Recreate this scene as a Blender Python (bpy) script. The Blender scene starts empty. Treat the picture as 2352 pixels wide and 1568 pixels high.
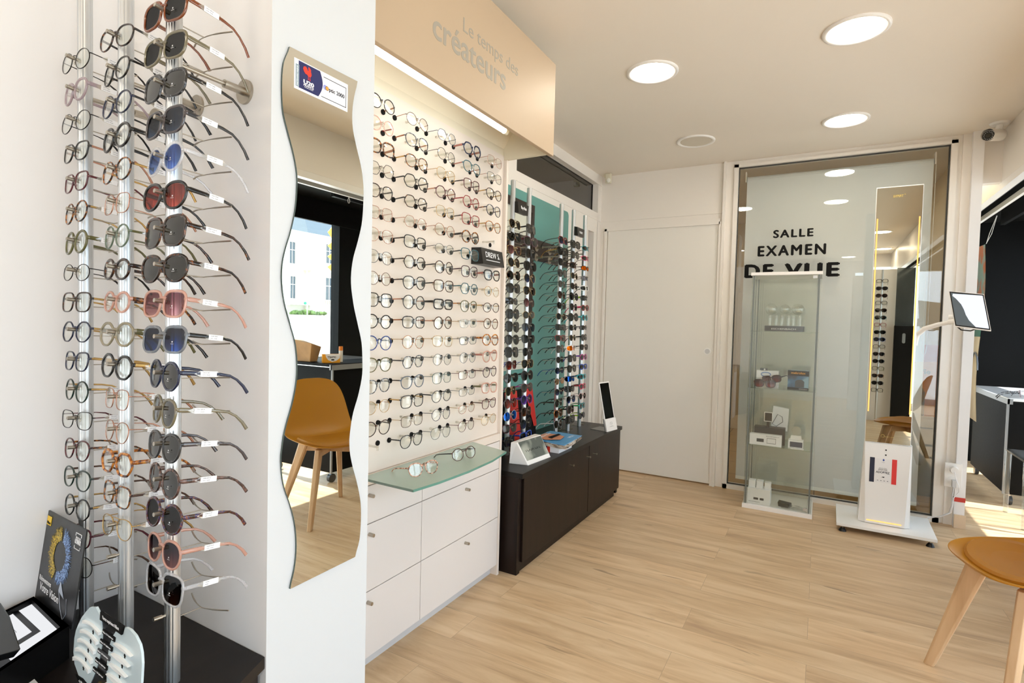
import bpy, math, random
from mathutils import Vector, Matrix
random.seed(7)
SC = bpy.context.scene
COL = SC.collection
V = Vector
PI = math.pi

# ------------------------------------------------------------------ camera
cam_d = bpy.data.cameras.new('camera')
cam = bpy.data.objects.new('camera', cam_d); COL.objects.link(cam)
cam_d.sensor_width = 36.0; cam_d.lens = 1242.67 / 2352 * 36.0
cam_d.clip_start = 0.02; cam_d.clip_end = 300
_yaw, _pit, _rol = -0.518330354, -0.0350504871, 0.0251948256
_cy, _sy, _cp, _sp, _cr, _sr = math.cos(_yaw), math.sin(_yaw), math.cos(_pit), math.sin(_pit), math.cos(_rol), math.sin(_rol)
_F = V((_sy*_cp, _cy*_cp, _sp)); _R = V((_cy, -_sy, 0)); _U = _R.cross(_F)
_r = _cr*_R + _sr*_U; _u = -_sr*_R + _cr*_U
cam.matrix_world = Matrix(((_r.x, _u.x, -_F.x, 0), (_r.y, _u.y, -_F.y, 0), (_r.z, _u.z, -_F.z, 1.25), (0, 0, 0, 1)))
SC.camera = cam

# ------------------------------------------------------------------ light and exposure
SC.view_settings.view_transform = 'Standard'
SC.view_settings.look = 'None'
SC.view_settings.gamma = 1.0
SC.view_settings.use_curve_mapping = False
SC.view_settings.exposure = 0.0
SC.cycles.transparent_max_bounces = 32
SC.cycles.max_bounces = 10
SC.cycles.diffuse_bounces = 6
SC.cycles.sample_clamp_indirect = 8
W = bpy.data.worlds.new('sky'); SC.world = W; W.use_nodes = True
bg = W.node_tree.nodes['Background']; bg.inputs[0].default_value = (0.74, 0.86, 1.0, 1); bg.inputs[1].default_value = 5.0
sun_d = bpy.data.lights.new('sun', 'SUN'); sun_d.energy = 13; sun_d.angle = 0.009; sun_d.color = (1, .965, .93)
sun = bpy.data.objects.new('sun', sun_d); COL.objects.link(sun)
sun.rotation_euler = V((1.15, 0.12, 2.14)).to_track_quat('Z', 'Y').to_euler()
LAMP = 52.0      # downlight emission
TUBE = 12.0      # light tube emission

# ------------------------------------------------------------------ colours and materials
def lin(h):
    h = h.lstrip('#'); c = [int(h[i:i+2], 16)/255 for i in (0, 2, 4)]
    return tuple(x/12.92 if x <= .04045 else ((x+.055)/1.055)**2.4 for x in c) + (1,)
MATS = {}
def newmat(name):
    m = bpy.data.materials.new(name); m.use_nodes = True
    nt = m.node_tree
    return m, nt, nt.nodes['Principled BSDF'], nt.nodes['Material Output']
def pm(name, col, rough=.5, metal=0.0, coat=0.0, emit=0.0, ecol=None, bump=0, bscale=60, spec=None):
    if name in MATS: return MATS[name]
    m, nt, b, o = newmat(name)
    b.inputs['Base Color'].default_value = lin(col)
    b.inputs['Roughness'].default_value = rough
    b.inputs['Metallic'].default_value = metal
    b.inputs['Coat Weight'].default_value = coat
    if spec is not None: b.inputs['Specular IOR Level'].default_value = spec
    if emit:
        b.inputs['Emission Color'].default_value = lin(ecol or col); b.inputs['Emission Strength'].default_value = emit
    # subtle procedural variation
    tc = nt.nodes.new('ShaderNodeTexCoord'); n = nt.nodes.new('ShaderNodeTexNoise'); n.inputs['Scale'].default_value = bscale
    nt.links.new(tc.outputs['Object'], n.inputs['Vector'])
    if bump:
        bp = nt.nodes.new('ShaderNodeBump'); bp.inputs['Strength'].default_value = bump; bp.inputs['Distance'].default_value = .002
        nt.links.new(n.outputs['Fac'], bp.inputs['Height']); nt.links.new(bp.outputs['Normal'], b.inputs['Normal'])
    else:
        mr = nt.nodes.new('ShaderNodeMapRange'); mr.inputs['To Min'].default_value = max(.02, rough-.03); mr.inputs['To Max'].default_value = rough+.03
        nt.links.new(n.outputs['Fac'], mr.inputs['Value']); nt.links.new(mr.outputs['Result'], b.inputs['Roughness'])
    MATS[name] = m; return m
def emis(name, col, s):
    if name in MATS: return MATS[name]
    m = bpy.data.materials.new(name); m.use_nodes = True; nt = m.node_tree; nt.nodes.clear()
    e = nt.nodes.new('ShaderNodeEmission'); o = nt.nodes.new('ShaderNodeOutputMaterial')
    e.inputs[0].default_value = lin(col); e.inputs[1].default_value = s
    nt.links.new(e.outputs[0], o.inputs[0]); MATS[name] = m; return m
def noise_mat(name, stops, scale=90, rough=.18, stretch=(1, 1, 1), detail=2, coat=0.0, dist=0.0):
    """colour ramp over a noise field: tortoiseshell, marble, wood"""
    if name in MATS: return MATS[name]
    m, nt, b, o = newmat(name)
    tc = nt.nodes.new('ShaderNodeTexCoord'); mp = nt.nodes.new('ShaderNodeMapping'); mp.inputs['Scale'].default_value = stretch
    n = nt.nodes.new('ShaderNodeTexNoise'); n.inputs['Scale'].default_value = scale; n.inputs['Detail'].default_value = detail; n.inputs['Distortion'].default_value = dist
    r = nt.nodes.new('ShaderNodeValToRGB')
    nt.links.new(tc.outputs['Object'], mp.inputs[0]); nt.links.new(mp.outputs[0], n.inputs['Vector']); nt.links.new(n.outputs['Fac'], r.inputs[0])
    e = r.color_ramp.elements
    e[0].position, e[0].color = stops[0][0], lin(stops[0][1]); e[1].position, e[1].color = stops[-1][0], lin(stops[-1][1])
    for p, c in stops[1:-1]:
        x = e.new(p); x.color = lin(c)
    nt.links.new(r.outputs[0], b.inputs['Base Color']); b.inputs['Roughness'].default_value = rough; b.inputs['Coat Weight'].default_value = coat
    if name.startswith('dark_wenge'): b.inputs['Specular IOR Level'].default_value = .25
    MATS[name] = m; return m
def clear_mat(name, tint, opacity=.3, body='#ffffff', rough=.08, refl=.08):
    """see-through plastic or glass: transparent + body colour + gloss"""
    if name in MATS: return MATS[name]
    m = bpy.data.materials.new(name); m.use_nodes = True; nt = m.node_tree; nt.nodes.clear()
    o = nt.nodes.new('ShaderNodeOutputMaterial'); t = nt.nodes.new('ShaderNodeBsdfTransparent'); t.inputs[0].default_value = lin(tint)
    d = nt.nodes.new('ShaderNodeBsdfDiffuse'); d.inputs[0].default_value = lin(body)
    g = nt.nodes.new('ShaderNodeBsdfGlossy'); g.inputs[0].default_value = (1, 1, 1, 1); g.inputs['Roughness'].default_value = rough
    a = nt.nodes.new('ShaderNodeMixShader'); a.inputs[0].default_value = opacity
    lw = nt.nodes.new('ShaderNodeLayerWeight'); lw.inputs['Blend'].default_value = .5
    pw = nt.nodes.new('ShaderNodeMath'); pw.operation = 'POWER'; pw.inputs[1].default_value = 5
    ml = nt.nodes.new('ShaderNodeMath'); ml.operation = 'MULTIPLY_ADD'; ml.inputs[1].default_value = 1.0-refl; ml.inputs[2].default_value = refl
    nt.links.new(lw.outputs['Facing'], pw.inputs[0])
    b = nt.nodes.new('ShaderNodeMixShader')
    nt.links.new(t.outputs[0], a.inputs[1]); nt.links.new(d.outputs[0], a.inputs[2])
    nt.links.new(pw.outputs[0], ml.inputs[0]); nt.links.new(ml.outputs[0], b.inputs[0])
    nt.links.new(a.outputs[0], b.inputs[1]); nt.links.new(g.outputs[0], b.inputs[2]); nt.links.new(b.outputs[0], o.inputs[0])
    MATS[name] = m; return m
def grad_lens(name, top, bottom, refl=.10, gloss='#ffffff', h=.04):
    """tinted sun lens whose tint fades from top to bottom"""
    if name in MATS: return MATS[name]
    m = bpy.data.materials.new(name); m.use_nodes = True; nt = m.node_tree; nt.nodes.clear()
    o = nt.nodes.new('ShaderNodeOutputMaterial'); t = nt.nodes.new('ShaderNodeBsdfTransparent')
    g = nt.nodes.new('ShaderNodeBsdfGlossy'); g.inputs[0].default_value = lin(gloss); g.inputs['Roughness'].default_value = .03
    tc = nt.nodes.new('ShaderNodeTexCoord'); sx = nt.nodes.new('ShaderNodeSeparateXYZ'); mr = nt.nodes.new('ShaderNodeMapRange')
    mr.inputs['From Min'].default_value = -h/2; mr.inputs['From Max'].default_value = h/2
    cr = nt.nodes.new('ShaderNodeValToRGB'); cr.color_ramp.elements[0].color = lin(bottom); cr.color_ramp.elements[1].color = lin(top)
    mx = nt.nodes.new('ShaderNodeMixShader'); mx.inputs[0].default_value = refl
    nt.links.new(tc.outputs['Object'], sx.inputs[0]); nt.links.new(sx.outputs['Z'], mr.inputs['Value']); nt.links.new(mr.outputs[0], cr.inputs[0])
    nt.links.new(cr.outputs[0], t.inputs[0]); nt.links.new(t.outputs[0], mx.inputs[1]); nt.links.new(g.outputs[0], mx.inputs[2]); nt.links.new(mx.outputs[0], o.inputs[0])
    MATS[name] = m; return m

WALL = pm('white_wall_paint', '#ebe9e8', .6)
PILLAR = pm('pillar_panel_white', '#d3d6d8', .5)
WALLC = pm('lacquered_partition', '#ebe5dd', .3)
CEIL = pm('ceiling_paint', '#e8dfd3', .75, bump=.05, bscale=200)
WHITE = pm('white_lacquer', '#efece8', .32)
CREAM = pm('cream_laminate', '#e2d6ca', .38)
DRAWW = pm('drawer_laminate', '#ddd6d1', .35)
SKIRT = pm('grey_plinth', '#c9c8c8', .35)
STEEL = pm('brushed_steel', '#b5ada0', .32, 1.0)
ALU = pm('satin_aluminium', '#cfd2d4', .3, .9)
BLACK = pm('black_plastic', '#0b0b0c', .35)
BLACKW = pm('black_wall', '#060708', .6, spec=.15)
BLACKM = pm('matte_black', '#0c0c0c', .7, spec=.2)
GOLDM = pm('gold_metal', '#c8a35a', .22, 1.0)
CHROME = pm('chrome', '#e0e0e0', .08, 1.0)
MUST = pm('mustard_plastic', '#b57c12', .42)
MUSTC = pm('mustard_cushion', '#a9700f', .5, bump=.15, bscale=500)
PAPER = pm('white_paper', '#f2f2f4', .6)
MIRROR = pm('mirror_silver', '#e9ece6', .0, 1.0); MIRROR.node_tree.nodes['Principled BSDF'].inputs['Roughness'].default_value = 0
for l in list(MIRROR.node_tree.links):
    if l.to_socket.name == 'Roughness': MIRROR.node_tree.links.remove(l)
GLASS = clear_mat('window_glass', '#fdfefd', 0.0, refl=.05, rough=.0)
GLASSG = clear_mat('cabinet_glass', '#f8f9f6', .006, '#dfe4da', refl=.05, rough=.0)
FROST = clear_mat('frosted_green_glass', '#b9cfc4', .72, '#b2c9bd', rough=.25, refl=.08)
GEDGE = pm('green_glass_edge', '#5f8f80', .2)
DARKW = noise_mat('dark_wenge', [(.3, '#140d0a'), (.5, '#1c120e'), (.7, '#231712')], 30, .38, (1, 1, .06), 5)
DARKT = noise_mat('dark_wenge_top', [(.3, '#13100e'), (.6, '#1a1513'), (.8, '#211a18')], 30, .36, (1, .1, 1), 5)
BEECH = noise_mat('beech_wood', [(.3, '#b8946e'), (.5, '#cdaa83'), (.7, '#d9b993')], 14, .42, (1, 1, .12), 4, dist=.4)
LEAF = noise_mat('foliage', [(.3, '#3e5c2a'), (.6, '#7c9a52')], 3, .7)

def wood_floor():
    m, nt, b, o = newmat('oak_plank_floor'); N = nt.nodes.new; L = nt.links.new
    tc = N('ShaderNodeTexCoord'); br = N('ShaderNodeTexBrick')
    br.offset = .37; br.offset_frequency = 2; br.squash = 1.0
    br.inputs['Scale'].default_value = 1; br.inputs['Brick Width'].default_value = 1.22; br.inputs['Row Height'].default_value = .19
    br.inputs['Mortar Size'].default_value = .0009; br.inputs['Mortar Smooth'].default_value = .3; br.inputs['Bias'].default_value = 0
    br.inputs['Color1'].default_value = (0, 0, 0, 1); br.inputs['Color2'].default_value = (1, 1, 1, 1); br.inputs['Mortar'].default_value = (.5, .5, .5, 1)
    L(tc.outputs['Object'], br.inputs['Vector'])
    # per-plank offset of the grain
    mp = N('ShaderNodeMapping'); mp.inputs['Scale'].default_value = (1.1, 9, 1)
    ad = N('ShaderNodeVectorMath'); ad.operation = 'MULTIPLY_ADD'; ad.inputs[1].default_value = (7, 3, 0)
    L(br.outputs['Color'], ad.inputs[0]); L(tc.outputs['Object'], ad.inputs[2]); L(ad.outputs[0], mp.inputs[0])
    n1 = N('ShaderNodeTexNoise'); n1.inputs['Scale'].default_value = 1.7; n1.inputs['Detail'].default_value = 6; n1.inputs['Roughness'].default_value = .62; n1.inputs['Distortion'].default_value = .6
    L(mp.outputs[0], n1.inputs['Vector'])
    cr = N('ShaderNodeValToRGB'); e = cr.color_ramp.elements
    e[0].position, e[0].color = .28, lin('#ad9072'); e[1].position, e[1].color = .78, lin('#e0c9a9')
    x = e.new(.42); x.color = lin('#c6a883'); x = e.new(.58); x.color = lin('#d5ba96')
    L(n1.outputs['Fac'], cr.inputs[0])
    mp2 = N('ShaderNodeMapping'); mp2.inputs['Scale'].default_value = (2.2, 13, 1)
    L(ad.outputs[0], mp2.inputs[0])
    n2 = N('ShaderNodeTexNoise'); n2.inputs['Scale'].default_value = 1.9; n2.inputs['Detail'].default_value = 3; n2.inputs['Distortion'].default_value = .9
    L(mp2.outputs[0], n2.inputs['Vector'])
    kr = N('ShaderNodeMapRange'); kr.inputs['From Min'].default_value = .66; kr.inputs['From Max'].default_value = .76
    L(n2.outputs['Fac'], kr.inputs['Value'])
    mk = N('ShaderNodeMix'); mk.data_type = 'RGBA'; mk.inputs['B'].default_value = lin('#8a7257')
    km = N('ShaderNodeMath'); km.operation = 'MULTIPLY'; km.inputs[1].default_value = .7; L(kr.outputs[0], km.inputs[0])
    L(km.outputs[0], mk.inputs['Factor']); L(cr.outputs[0], mk.inputs['A'])
    # plank brightness variation
    hs = N('ShaderNodeHueSaturation'); mv = N('ShaderNodeMapRange'); mv.inputs['To Min'].default_value = .93; mv.inputs['To Max'].default_value = 1.05
    L(br.outputs['Color'], mv.inputs['Value']); L(mv.outputs[0], hs.inputs['Value']); L(mk.outputs['Result'], hs.inputs['Color'])
    mm = N('ShaderNodeMix'); mm.data_type = 'RGBA'; mm.inputs['B'].default_value = lin('#a68f74')
    L(br.outputs['Fac'], mm.inputs['Factor']); L(hs.outputs[0], mm.inputs['A']); L(mm.outputs['Result'], b.inputs['Base Color'])
    b.inputs['Roughness'].default_value = .42
    return m
FLOOR = wood_floor()

# ------------------------------------------------------------------ mesh helpers
class MB:
    def __init__(s): s.v = []; s.f = []; s.m = []; s.sm = []; s.cur = 0
    def add(s, vs, fs, smooth=False):
        o = len(s.v); s.v += [tuple(x) for x in vs]
        for f in fs: s.f.append([o+i for i in f]); s.m.append(s.cur); s.sm.append(smooth)
        return s
    def box(s, x0, y0, z0, x1, y1, z1):
        x0, x1 = sorted((x0, x1)); y0, y1 = sorted((y0, y1)); z0, z1 = sorted((z0, z1))
        return s.add([(x0,y0,z0),(x1,y0,z0),(x1,y1,z0),(x0,y1,z0),(x0,y0,z1),(x1,y0,z1),(x1,y1,z1),(x0,y1,z1)],
                     [(0,3,2,1),(4,5,6,7),(0,1,5,4),(1,2,6,5),(2,3,7,6),(3,0,4,7)])
    def hexa(s, b, t):   # bottom quad, top quad (same winding)
        return s.add(list(b)+list(t), [(3,2,1,0),(4,5,6,7),(0,1,5,4),(1,2,6,5),(2,3,7,6),(3,0,4,7)])
    def cyl(s, p0, p1, r0, r1=None, n=16, caps=True, smooth=True):
        r1 = r0 if r1 is None else r1; p0, p1 = V(p0), V(p1); d = (p1-p0).normalized()
        a = d.cross(V((0,0,1)) if abs(d.z) < .9 else V((1,0,0))).normalized(); b = d.cross(a)
        vs = []
        for p, r in ((p0, r0), (p1, r1)):
            vs += [p + r*(math.cos(2*PI*k/n)*a + math.sin(2*PI*k/n)*b) for k in range(n)]
        s.add(vs, [(k, (k+1) % n, n+(k+1) % n, n+k) for k in range(n)], smooth)
        if caps: s.add(vs, [tuple(range(n-1, -1, -1)), tuple(range(n, 2*n))])
        return s
    def tube(s, pts, r, n=8, closed=False, up=(0,0,1), smooth=True, caps=True):
        """sweep an ellipse (r = number, (w,h), or list of these) along points; w sideways, h along up"""
        pts = [V(p) for p in pts]; m = len(pts); vs = []
        for i, p in enumerate(pts):
            a = pts[(i-1) % m] if (closed or i) else p; b = pts[(i+1) % m] if (closed or i < m-1) else p
            t = (b-a).normalized(); u = V(up); sd = t.cross(u)
            if sd.length < 1e-4: sd = t.cross(V((1,0,0)))
            sd.normalize(); u = sd.cross(t).normalized()
            ri = r[i] if isinstance(r, list) else r
            w, h = ri if isinstance(ri, tuple) else (ri, ri)
            vs += [p + sd*w*math.cos(2*PI*k/n+PI/n) + u*h*math.sin(2*PI*k/n+PI/n) for k in range(n)]
        fs = []
        for i in range(m if closed else m-1):
            j = (i+1) % m
            fs += [(i*n+k, i*n+(k+1) % n, j*n+(k+1) % n, j*n+k) for k in range(n)]
        s.add(vs, fs, smooth)
        if caps and not closed: s.add(vs, [tuple(range(n-1, -1, -1)), tuple(range((m-1)*n, m*n))])
        return s
    def prism(s, pts, vec, smooth=False):
        n = len(pts); vec = V(vec); vs = [V(p) for p in pts] + [V(p)+vec for p in pts]
        s.add(vs, [tuple(range(n-1, -1, -1)), tuple(range(n, 2*n))])
        return s.add(vs, [(k, (k+1) % n, n+(k+1) % n, n+k) for k in range(n)], smooth)
    def sphere(s, c, r, n=12, sz=(1,1,1)):
        c = V(c); vs = []; h = n//2
        for i in range(h+1):
            a = PI*i/h
            vs += [(c.x+r*sz[0]*math.sin(a)*math.cos(2*PI*k/n), c.y+r*sz[1]*math.sin(a)*math.sin(2*PI*k/n), c.z+r*sz[2]*math.cos(a)) for k in range(n)]
        return s.add(vs, [(i*n+k, (i+1)*n+k, (i+1)*n+(k+1) % n, i*n+(k+1) % n) for i in range(h) for k in range(n)], True)
    def grid(s, rows, smooth=True):
        n = len(rows[0]); vs = [p for r in rows for p in r]
        return s.add(vs, [(i*n+k, i*n+k+1, (i+1)*n+k+1, (i+1)*n+k) for i in range(len(rows)-1) for k in range(n-1)], smooth)
    def mesh(s, name, mats):
        me = bpy.data.meshes.new(name); me.from_pydata(s.v, [], s.f)
        for m in (mats if isinstance(mats, (list, tuple)) else [mats]): me.materials.append(m)
        me.polygons.foreach_set('material_index', s.m); me.polygons.foreach_set('use_smooth', s.sm)
        me.update(); return me
    def build(s, name, mats, parent=None, bevel=0, **tags):
        o = link(name, s.mesh(name, mats), parent)
        if bevel:
            b = o.modifiers.new('bevel', 'BEVEL'); b.width = bevel; b.segments = 2; b.limit_method = 'ANGLE'
        return tag(o, **tags)
def link(name, data, parent=None):
    o = bpy.data.objects.new(name, data); COL.objects.link(o)
    if parent is not None:
        o.parent = parent
        if parent.type == 'EMPTY' and not parent.get('_local'):      # parts of static things are modelled in room coordinates
            o.matrix_parent_inverse = Matrix.Translation(-parent.location)
    return o
def tag(o, label=None, cat=None, group=None, kind=None):
    if label: o['label'] = label
    if cat: o['category'] = cat
    if group: o['group'] = group
    if kind: o['kind'] = kind
    return o
def thing(name, label, cat, loc=(0,0,0), rz=0, group=None, rot=None, local=False):
    o = bpy.data.objects.new(name, None); COL.objects.link(o); o.location = loc
    if local or rz or rot: o['_local'] = 1
    o.rotation_euler = rot if rot else (0, 0, rz); o.empty_display_size = .05
    return tag(o, label, cat, group)
def struct(name, mb, mat, bevel=0, parent=None):
    return mb.build(name, mat, parent, bevel, kind='structure' if parent is None else None)
def copy_tree(o, parent=None):
    c = o.copy(); COL.objects.link(c)
    if parent is not None: c.parent = parent
    for ch in list(o.children): copy_tree(ch, c)
    return c
def text(s, o, xd, yd, w=None, h=None, mat=None, parent=None, name='lettering', bold=0.0, depth=.0006, align='L', size=None, space=1.0):
    """extruded letters; o = lower-left corner, xd/yd = reading and up directions; scaled to width w and height h"""
    c = bpy.data.curves.new(name, 'FONT'); c.body = s; c.size = 1; c.space_character = space
    c.resolution_u = 4
    t = bpy.data.objects.new(name, c); COL.objects.link(t)
    me = bpy.data.meshes.new_from_object(t.evaluated_get(bpy.context.evaluated_depsgraph_get()))
    bpy.data.objects.remove(t); bpy.data.curves.remove(c)
    xs = [v.co.x for v in me.vertices]; ys = [v.co.y for v in me.vertices]
    x0, x1, y0, y1 = min(xs), max(xs), min(ys), max(ys)
    sx = w/(x1-x0) if w else None; sy = h/(y1-y0) if h else None
    if size: sx = sy = size
    sx = sx or sy; sy = sy or sx
    xd, yd, o = V(xd).normalized(), V(yd).normalized(), V(o); nd = xd.cross(yd)
    mb = MB(); dx = -x0
    fs = [tuple(p.vertices) for p in me.polygons]
    cnt = {}
    for f in fs:
        for a, b in zip(f, f[1:]+f[:1]): cnt[(a, b)] = 1
    k = bold*1.5
    for (bx, by, bz) in ([(0, 0, 1)] if not bold else [(-k, 0, 1), (k, 0, .99), (0, -k*.7, .98), (0, k*.7, .97)]):   # a heavier stroke is four shifted strokes
        vs = [o + xd*((v.co.x+dx+bx)*sx) + yd*((v.co.y-y0+by)*sy) + nd*depth*bz for v in me.vertices]
        mb.add(vs, fs)
        vb = [p - nd*depth*.9 for p in vs]
        mb.add(vb, [tuple(reversed(f)) for f in fs])
        n = len(vs)
        mb.add(vs+vb, [(b, a, n+a, n+b) for (a, b) in cnt if (b, a) not in cnt])
    bpy.data.meshes.remove(me)
    return mb.build(name, mat, parent)

MESH_CACHE = {}
def shared(key, mb, mats, name):
    if key not in MESH_CACHE: MESH_CACHE[key] = mb.mesh(name, mats)
    return MESH_CACHE[key]

# ================================================================== THE SETTING
YB = 4.487        # back wall
HC = 2.53         # ceiling
XR = .9475        # right wall plane
struct('floor', MB().box(-1.78, -2.7, -.06, 2.1, 6.9, 0), FLOOR)
c = MB().box(-1.78, -2.8, HC, XR+.06, YB+.07, HC+.08)
struct('ceiling', c, CEIL)
w = MB(); w.box(-1.70, -2.7, 0, -1.581, .744, HC)          # alcove part of the left wall
w.box(-1.78, -2.7, 0, -1.70, 2.28, HC)
struct('wall_left', w, WALL)
# partition return with the pillar face that carries the wavy mirror
w = MB(); w.box(-1.70, .744, 0, -1.02, 1.042, HC)
w.m[3] = 1; w.m = [1 if f == [1, 2, 6, 5] else 0 for f in w.f]
struct('wall_pillar', w, [WALL, PILLAR])
# wall behind the hood and panel unit
struct('wall_recess', MB().box(-1.70, 1.042, 0, -1.62, 2.28, HC), WALL)
# left wall beyond the unit: partition with a transom window and a lower glazed bay
w = MB(); X0, X1 = -1.78, -1.70
w.box(X0, 2.28, 2.45, X1, 4.41, HC)
w.box(X0, 2.28, 2.092, X1, 4.41, 2.205)
w.box(X0, 2.28, 0, X1, 2.96, 2.092)
w.box(X0, 2.28, 2.205, X1, 2.985, 2.45)
w.box(X0, 2.96, 0, X1, 4.205, 2.092)
w.box(X0, 4.33, 0, X1, 4.41, 2.092); w.box(X0, 4.205, 2.03, X1, 4.33, 2.092); w.box(X0, 4.205, 0, X1, 4.33, .38)
w.box(X0, 4.405, 0, X1, YB, HC)
struct('wall_partition', w, WALLC)
g = MB(); g.box(-1.765, 2.985, 2.205, -1.755, 4.405, 2.45)
fr = struct('window_1', g, clear_mat('transom_glass', '#8f8b80', .0, refl=.12, rough=0))
b = MB(); b.box(-1.755, 2.985, 2.205, -1.75, 4.405, 2.209); b.box(-1.755, 2.985, 2.446, -1.75, 4.405, 2.45); b.box(-1.755, 4.397, 2.205, -1.75, 4.405, 2.45)
b.build('window_gasket', BLACK, fr)
g = MB(); g.box(-1.765, 4.205, .38, -1.755, 4.33, 2.03)
fr = struct('window_2', g, clear_mat('side_glass', '#8f8b80', .0, refl=.12, rough=0))
b = MB(); b.box(-1.755, 4.32, .38, -1.75, 4.33, 2.03); b.build('window_gasket', BLACK, fr)
# dim back room behind the transom
w = MB(); w.box(-3.4, 2.6, 0, -3.35, 4.6, 2.6); w.box(-3.4, 2.55, 0, -1.78, 2.6, 2.6); w.box(-3.4, 4.6, 0, -1.78, 4.65, 2.6); w.box(-3.4, 2.55, 2.6, -1.78, 4.65, 2.65); w.box(-3.4, 2.55, -.05, -1.78, 4.65, 0)
struct('wall_stockroom', w, pm('stockroom_paint', '#b7b0a2', .7))
t = MB(); t.box(-1.702, 2.985, 2.14, -1.696, YB, 2.145); t.box(-1.703, 2.3, 2.446, -1.694, YB, 2.456)
struct('trim_1', t, WALLC)

# back wall: sliding door, mullion, glass partition, corner post
w = MB(); Y1 = YB+.07
w.box(-1.78, YB, 2.055, -.70, Y1, HC)                # panel over the door
w.box(-1.70, YB, 0, -1.652, Y1, 2.055)               # left jamb
w.box(-.70, YB-.0, 0, -.594, Y1, HC)
w.box(-.594, YB, 2.478, .686, Y1, HC); w.box(-.594, YB, 0, .686, Y1, .034)
w.box(.686, YB, 0, .745, Y1, HC)
w.box(.745, YB-.012, 0, .79, Y1, HC)
w.cur = 1; w.box(.79, YB-.05, 0, .845, Y1, HC); w.cur = 0
w.box(.845, YB, 2.208, XR+.05, Y1, HC)
struct('wall_back', w, [WALLC, WALL])
t = MB()
t.box(-1.655, YB-.022, 0, -1.635, YB, 2.075); t.box(-1.655, YB-.022, 2.055, -.715, YB, 2.095); t.box(-.722, YB-.022, 0, -.70, YB, 2.075)
t.box(-1.70, YB-.008, 2.14, -.70, YB, 2.146); t.box(-.70, YB-.03, 0, -.682, YB, HC); t.box(-.625, YB-.016, 0, -.594, YB, 2.5)
t.box(-.625, YB-.016, 2.478, .72, YB, 2.50); t.box(-.625, YB-.016, .0, .72, YB, .034); t.box(.686, YB-.016, 0, .72, YB, 2.5)
struct('trim_2', t, WALLC)
d = MB().box(-1.63, YB-.004, .012, -.724, YB+.03, 2.055)
door = struct('door_1', d, pm('door_lacquer', '#e8e4dc', .3))
k = MB(); k.cyl((-.775, YB-.003, 1.061), (-.775, YB-.010, 1.061), .027, n=28); k.cur = 1; k.cyl((-.775, YB-.010, 1.061), (-.775, YB-.0115, 1.061), .019, n=24)
k.build('door_handle', [WHITE, SKIRT], door)
g = MB().box(-.594, YB+.02, .034, .686, YB+.028, 2.478)
gl = struct('window_3', g, clear_mat('partition_glass', '#fbfdfb', 0, refl=.07, rough=0))
g = MB(); g.box(-.594, YB+.008, 2.47, .686, YB+.02, 2.478); g.box(-.594, YB+.008, .034, .686, YB+.02, .042); g.box(.678, YB+.008, .034, .686, YB+.02, 2.478); g.box(-.594, YB+.008, .034, -.588, YB+.02, 2.478)
g.build('window_gasket', pm('dark_gasket', '#3a3a38', .5), gl)
# roller blind behind the glass
bl = thing('roller_blind', 'pale grey roller blind drawn down behind the glass partition', 'blind', (.05, YB+.12, 2.45))
BX0, BX1 = -.545, .615
m = MB(); m.box(BX0, YB+.105, .075, BX1, YB+.108, 2.40); m.build('fabric', pm('blind_fabric', '#d3d2d3', .8, bump=.1, bscale=900), bl)
m = MB(); m.box(BX0, YB+.10, .06, BX1, YB+.112, .085); m.build('bottom_bar', WHITE, bl)
m = MB(); m.cyl((BX0, YB+.125, 2.41), (BX1, YB+.125, 2.41), .02, n=20); m.build('roller_tube', SKIRT, bl)
for x in (BX0-.012, BX1+.004):
    m = MB(); m.box(x, YB+.095, 2.385, x+.008, YB+.15, 2.465); m.cyl((x, YB+.125, 2.41), (x+.008, YB+.125, 2.41), .024, n=18); m.build('bracket', CREAM, bl)
m = MB(); pts = [(BX1+.012, YB+.10, 2.41-i*.05) for i in range(26)] + [(BX1+.008, YB+.10, 1.12), (BX1-.002, YB+.10, 1.09), (BX1-.012, YB+.10, 1.12)] + [(BX1-.012, YB+.10, 1.12+i*.1) for i in range(1, 8)]
m.tube(pts, .0016, 5); m.build('bead_chain', WHITE, bl)
# the exam room behind the glass
w = MB(); w.box(-1.78, 7.2, 0, .80, 7.25, HC); w.box(-1.82, YB+.07, 0, -1.78, 7.2, HC); w.box(.80, YB+.07, 0, .845, 7.2, HC)
struct('wall_exam_room', w, pm('exam_wall_paint', '#d8c9a8', .6))
struct('ceiling_exam_room', MB().box(-1.78, YB+.07, HC, .845, 7.2, HC+.08), CEIL)
m, nt, bb, oo = newmat('tan_floor_tiles'); br = nt.nodes.new('ShaderNodeTexBrick'); tc = nt.nodes.new('ShaderNodeTexCoord'); br.offset = 0
br.inputs['Scale'].default_value = 1; br.inputs['Brick Width'].default_value = .45; br.inputs['Row Height'].default_value = .45; br.inputs['Mortar Size'].default_value = .004
br.inputs['Color1'].default_value = lin('#a88a58'); br.inputs['Color2'].default_value = lin('#a08250'); br.inputs['Mortar'].default_value = lin('#4c3c26')
nt.links.new(tc.outputs['Object'], br.inputs['Vector']); nt.links.new(br.outputs['Color'], bb.inputs['Base Color'])
struct('floor_exam_room', MB().box(-1.78, YB+.07, 0, .80, 7.2, .004), m)

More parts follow.
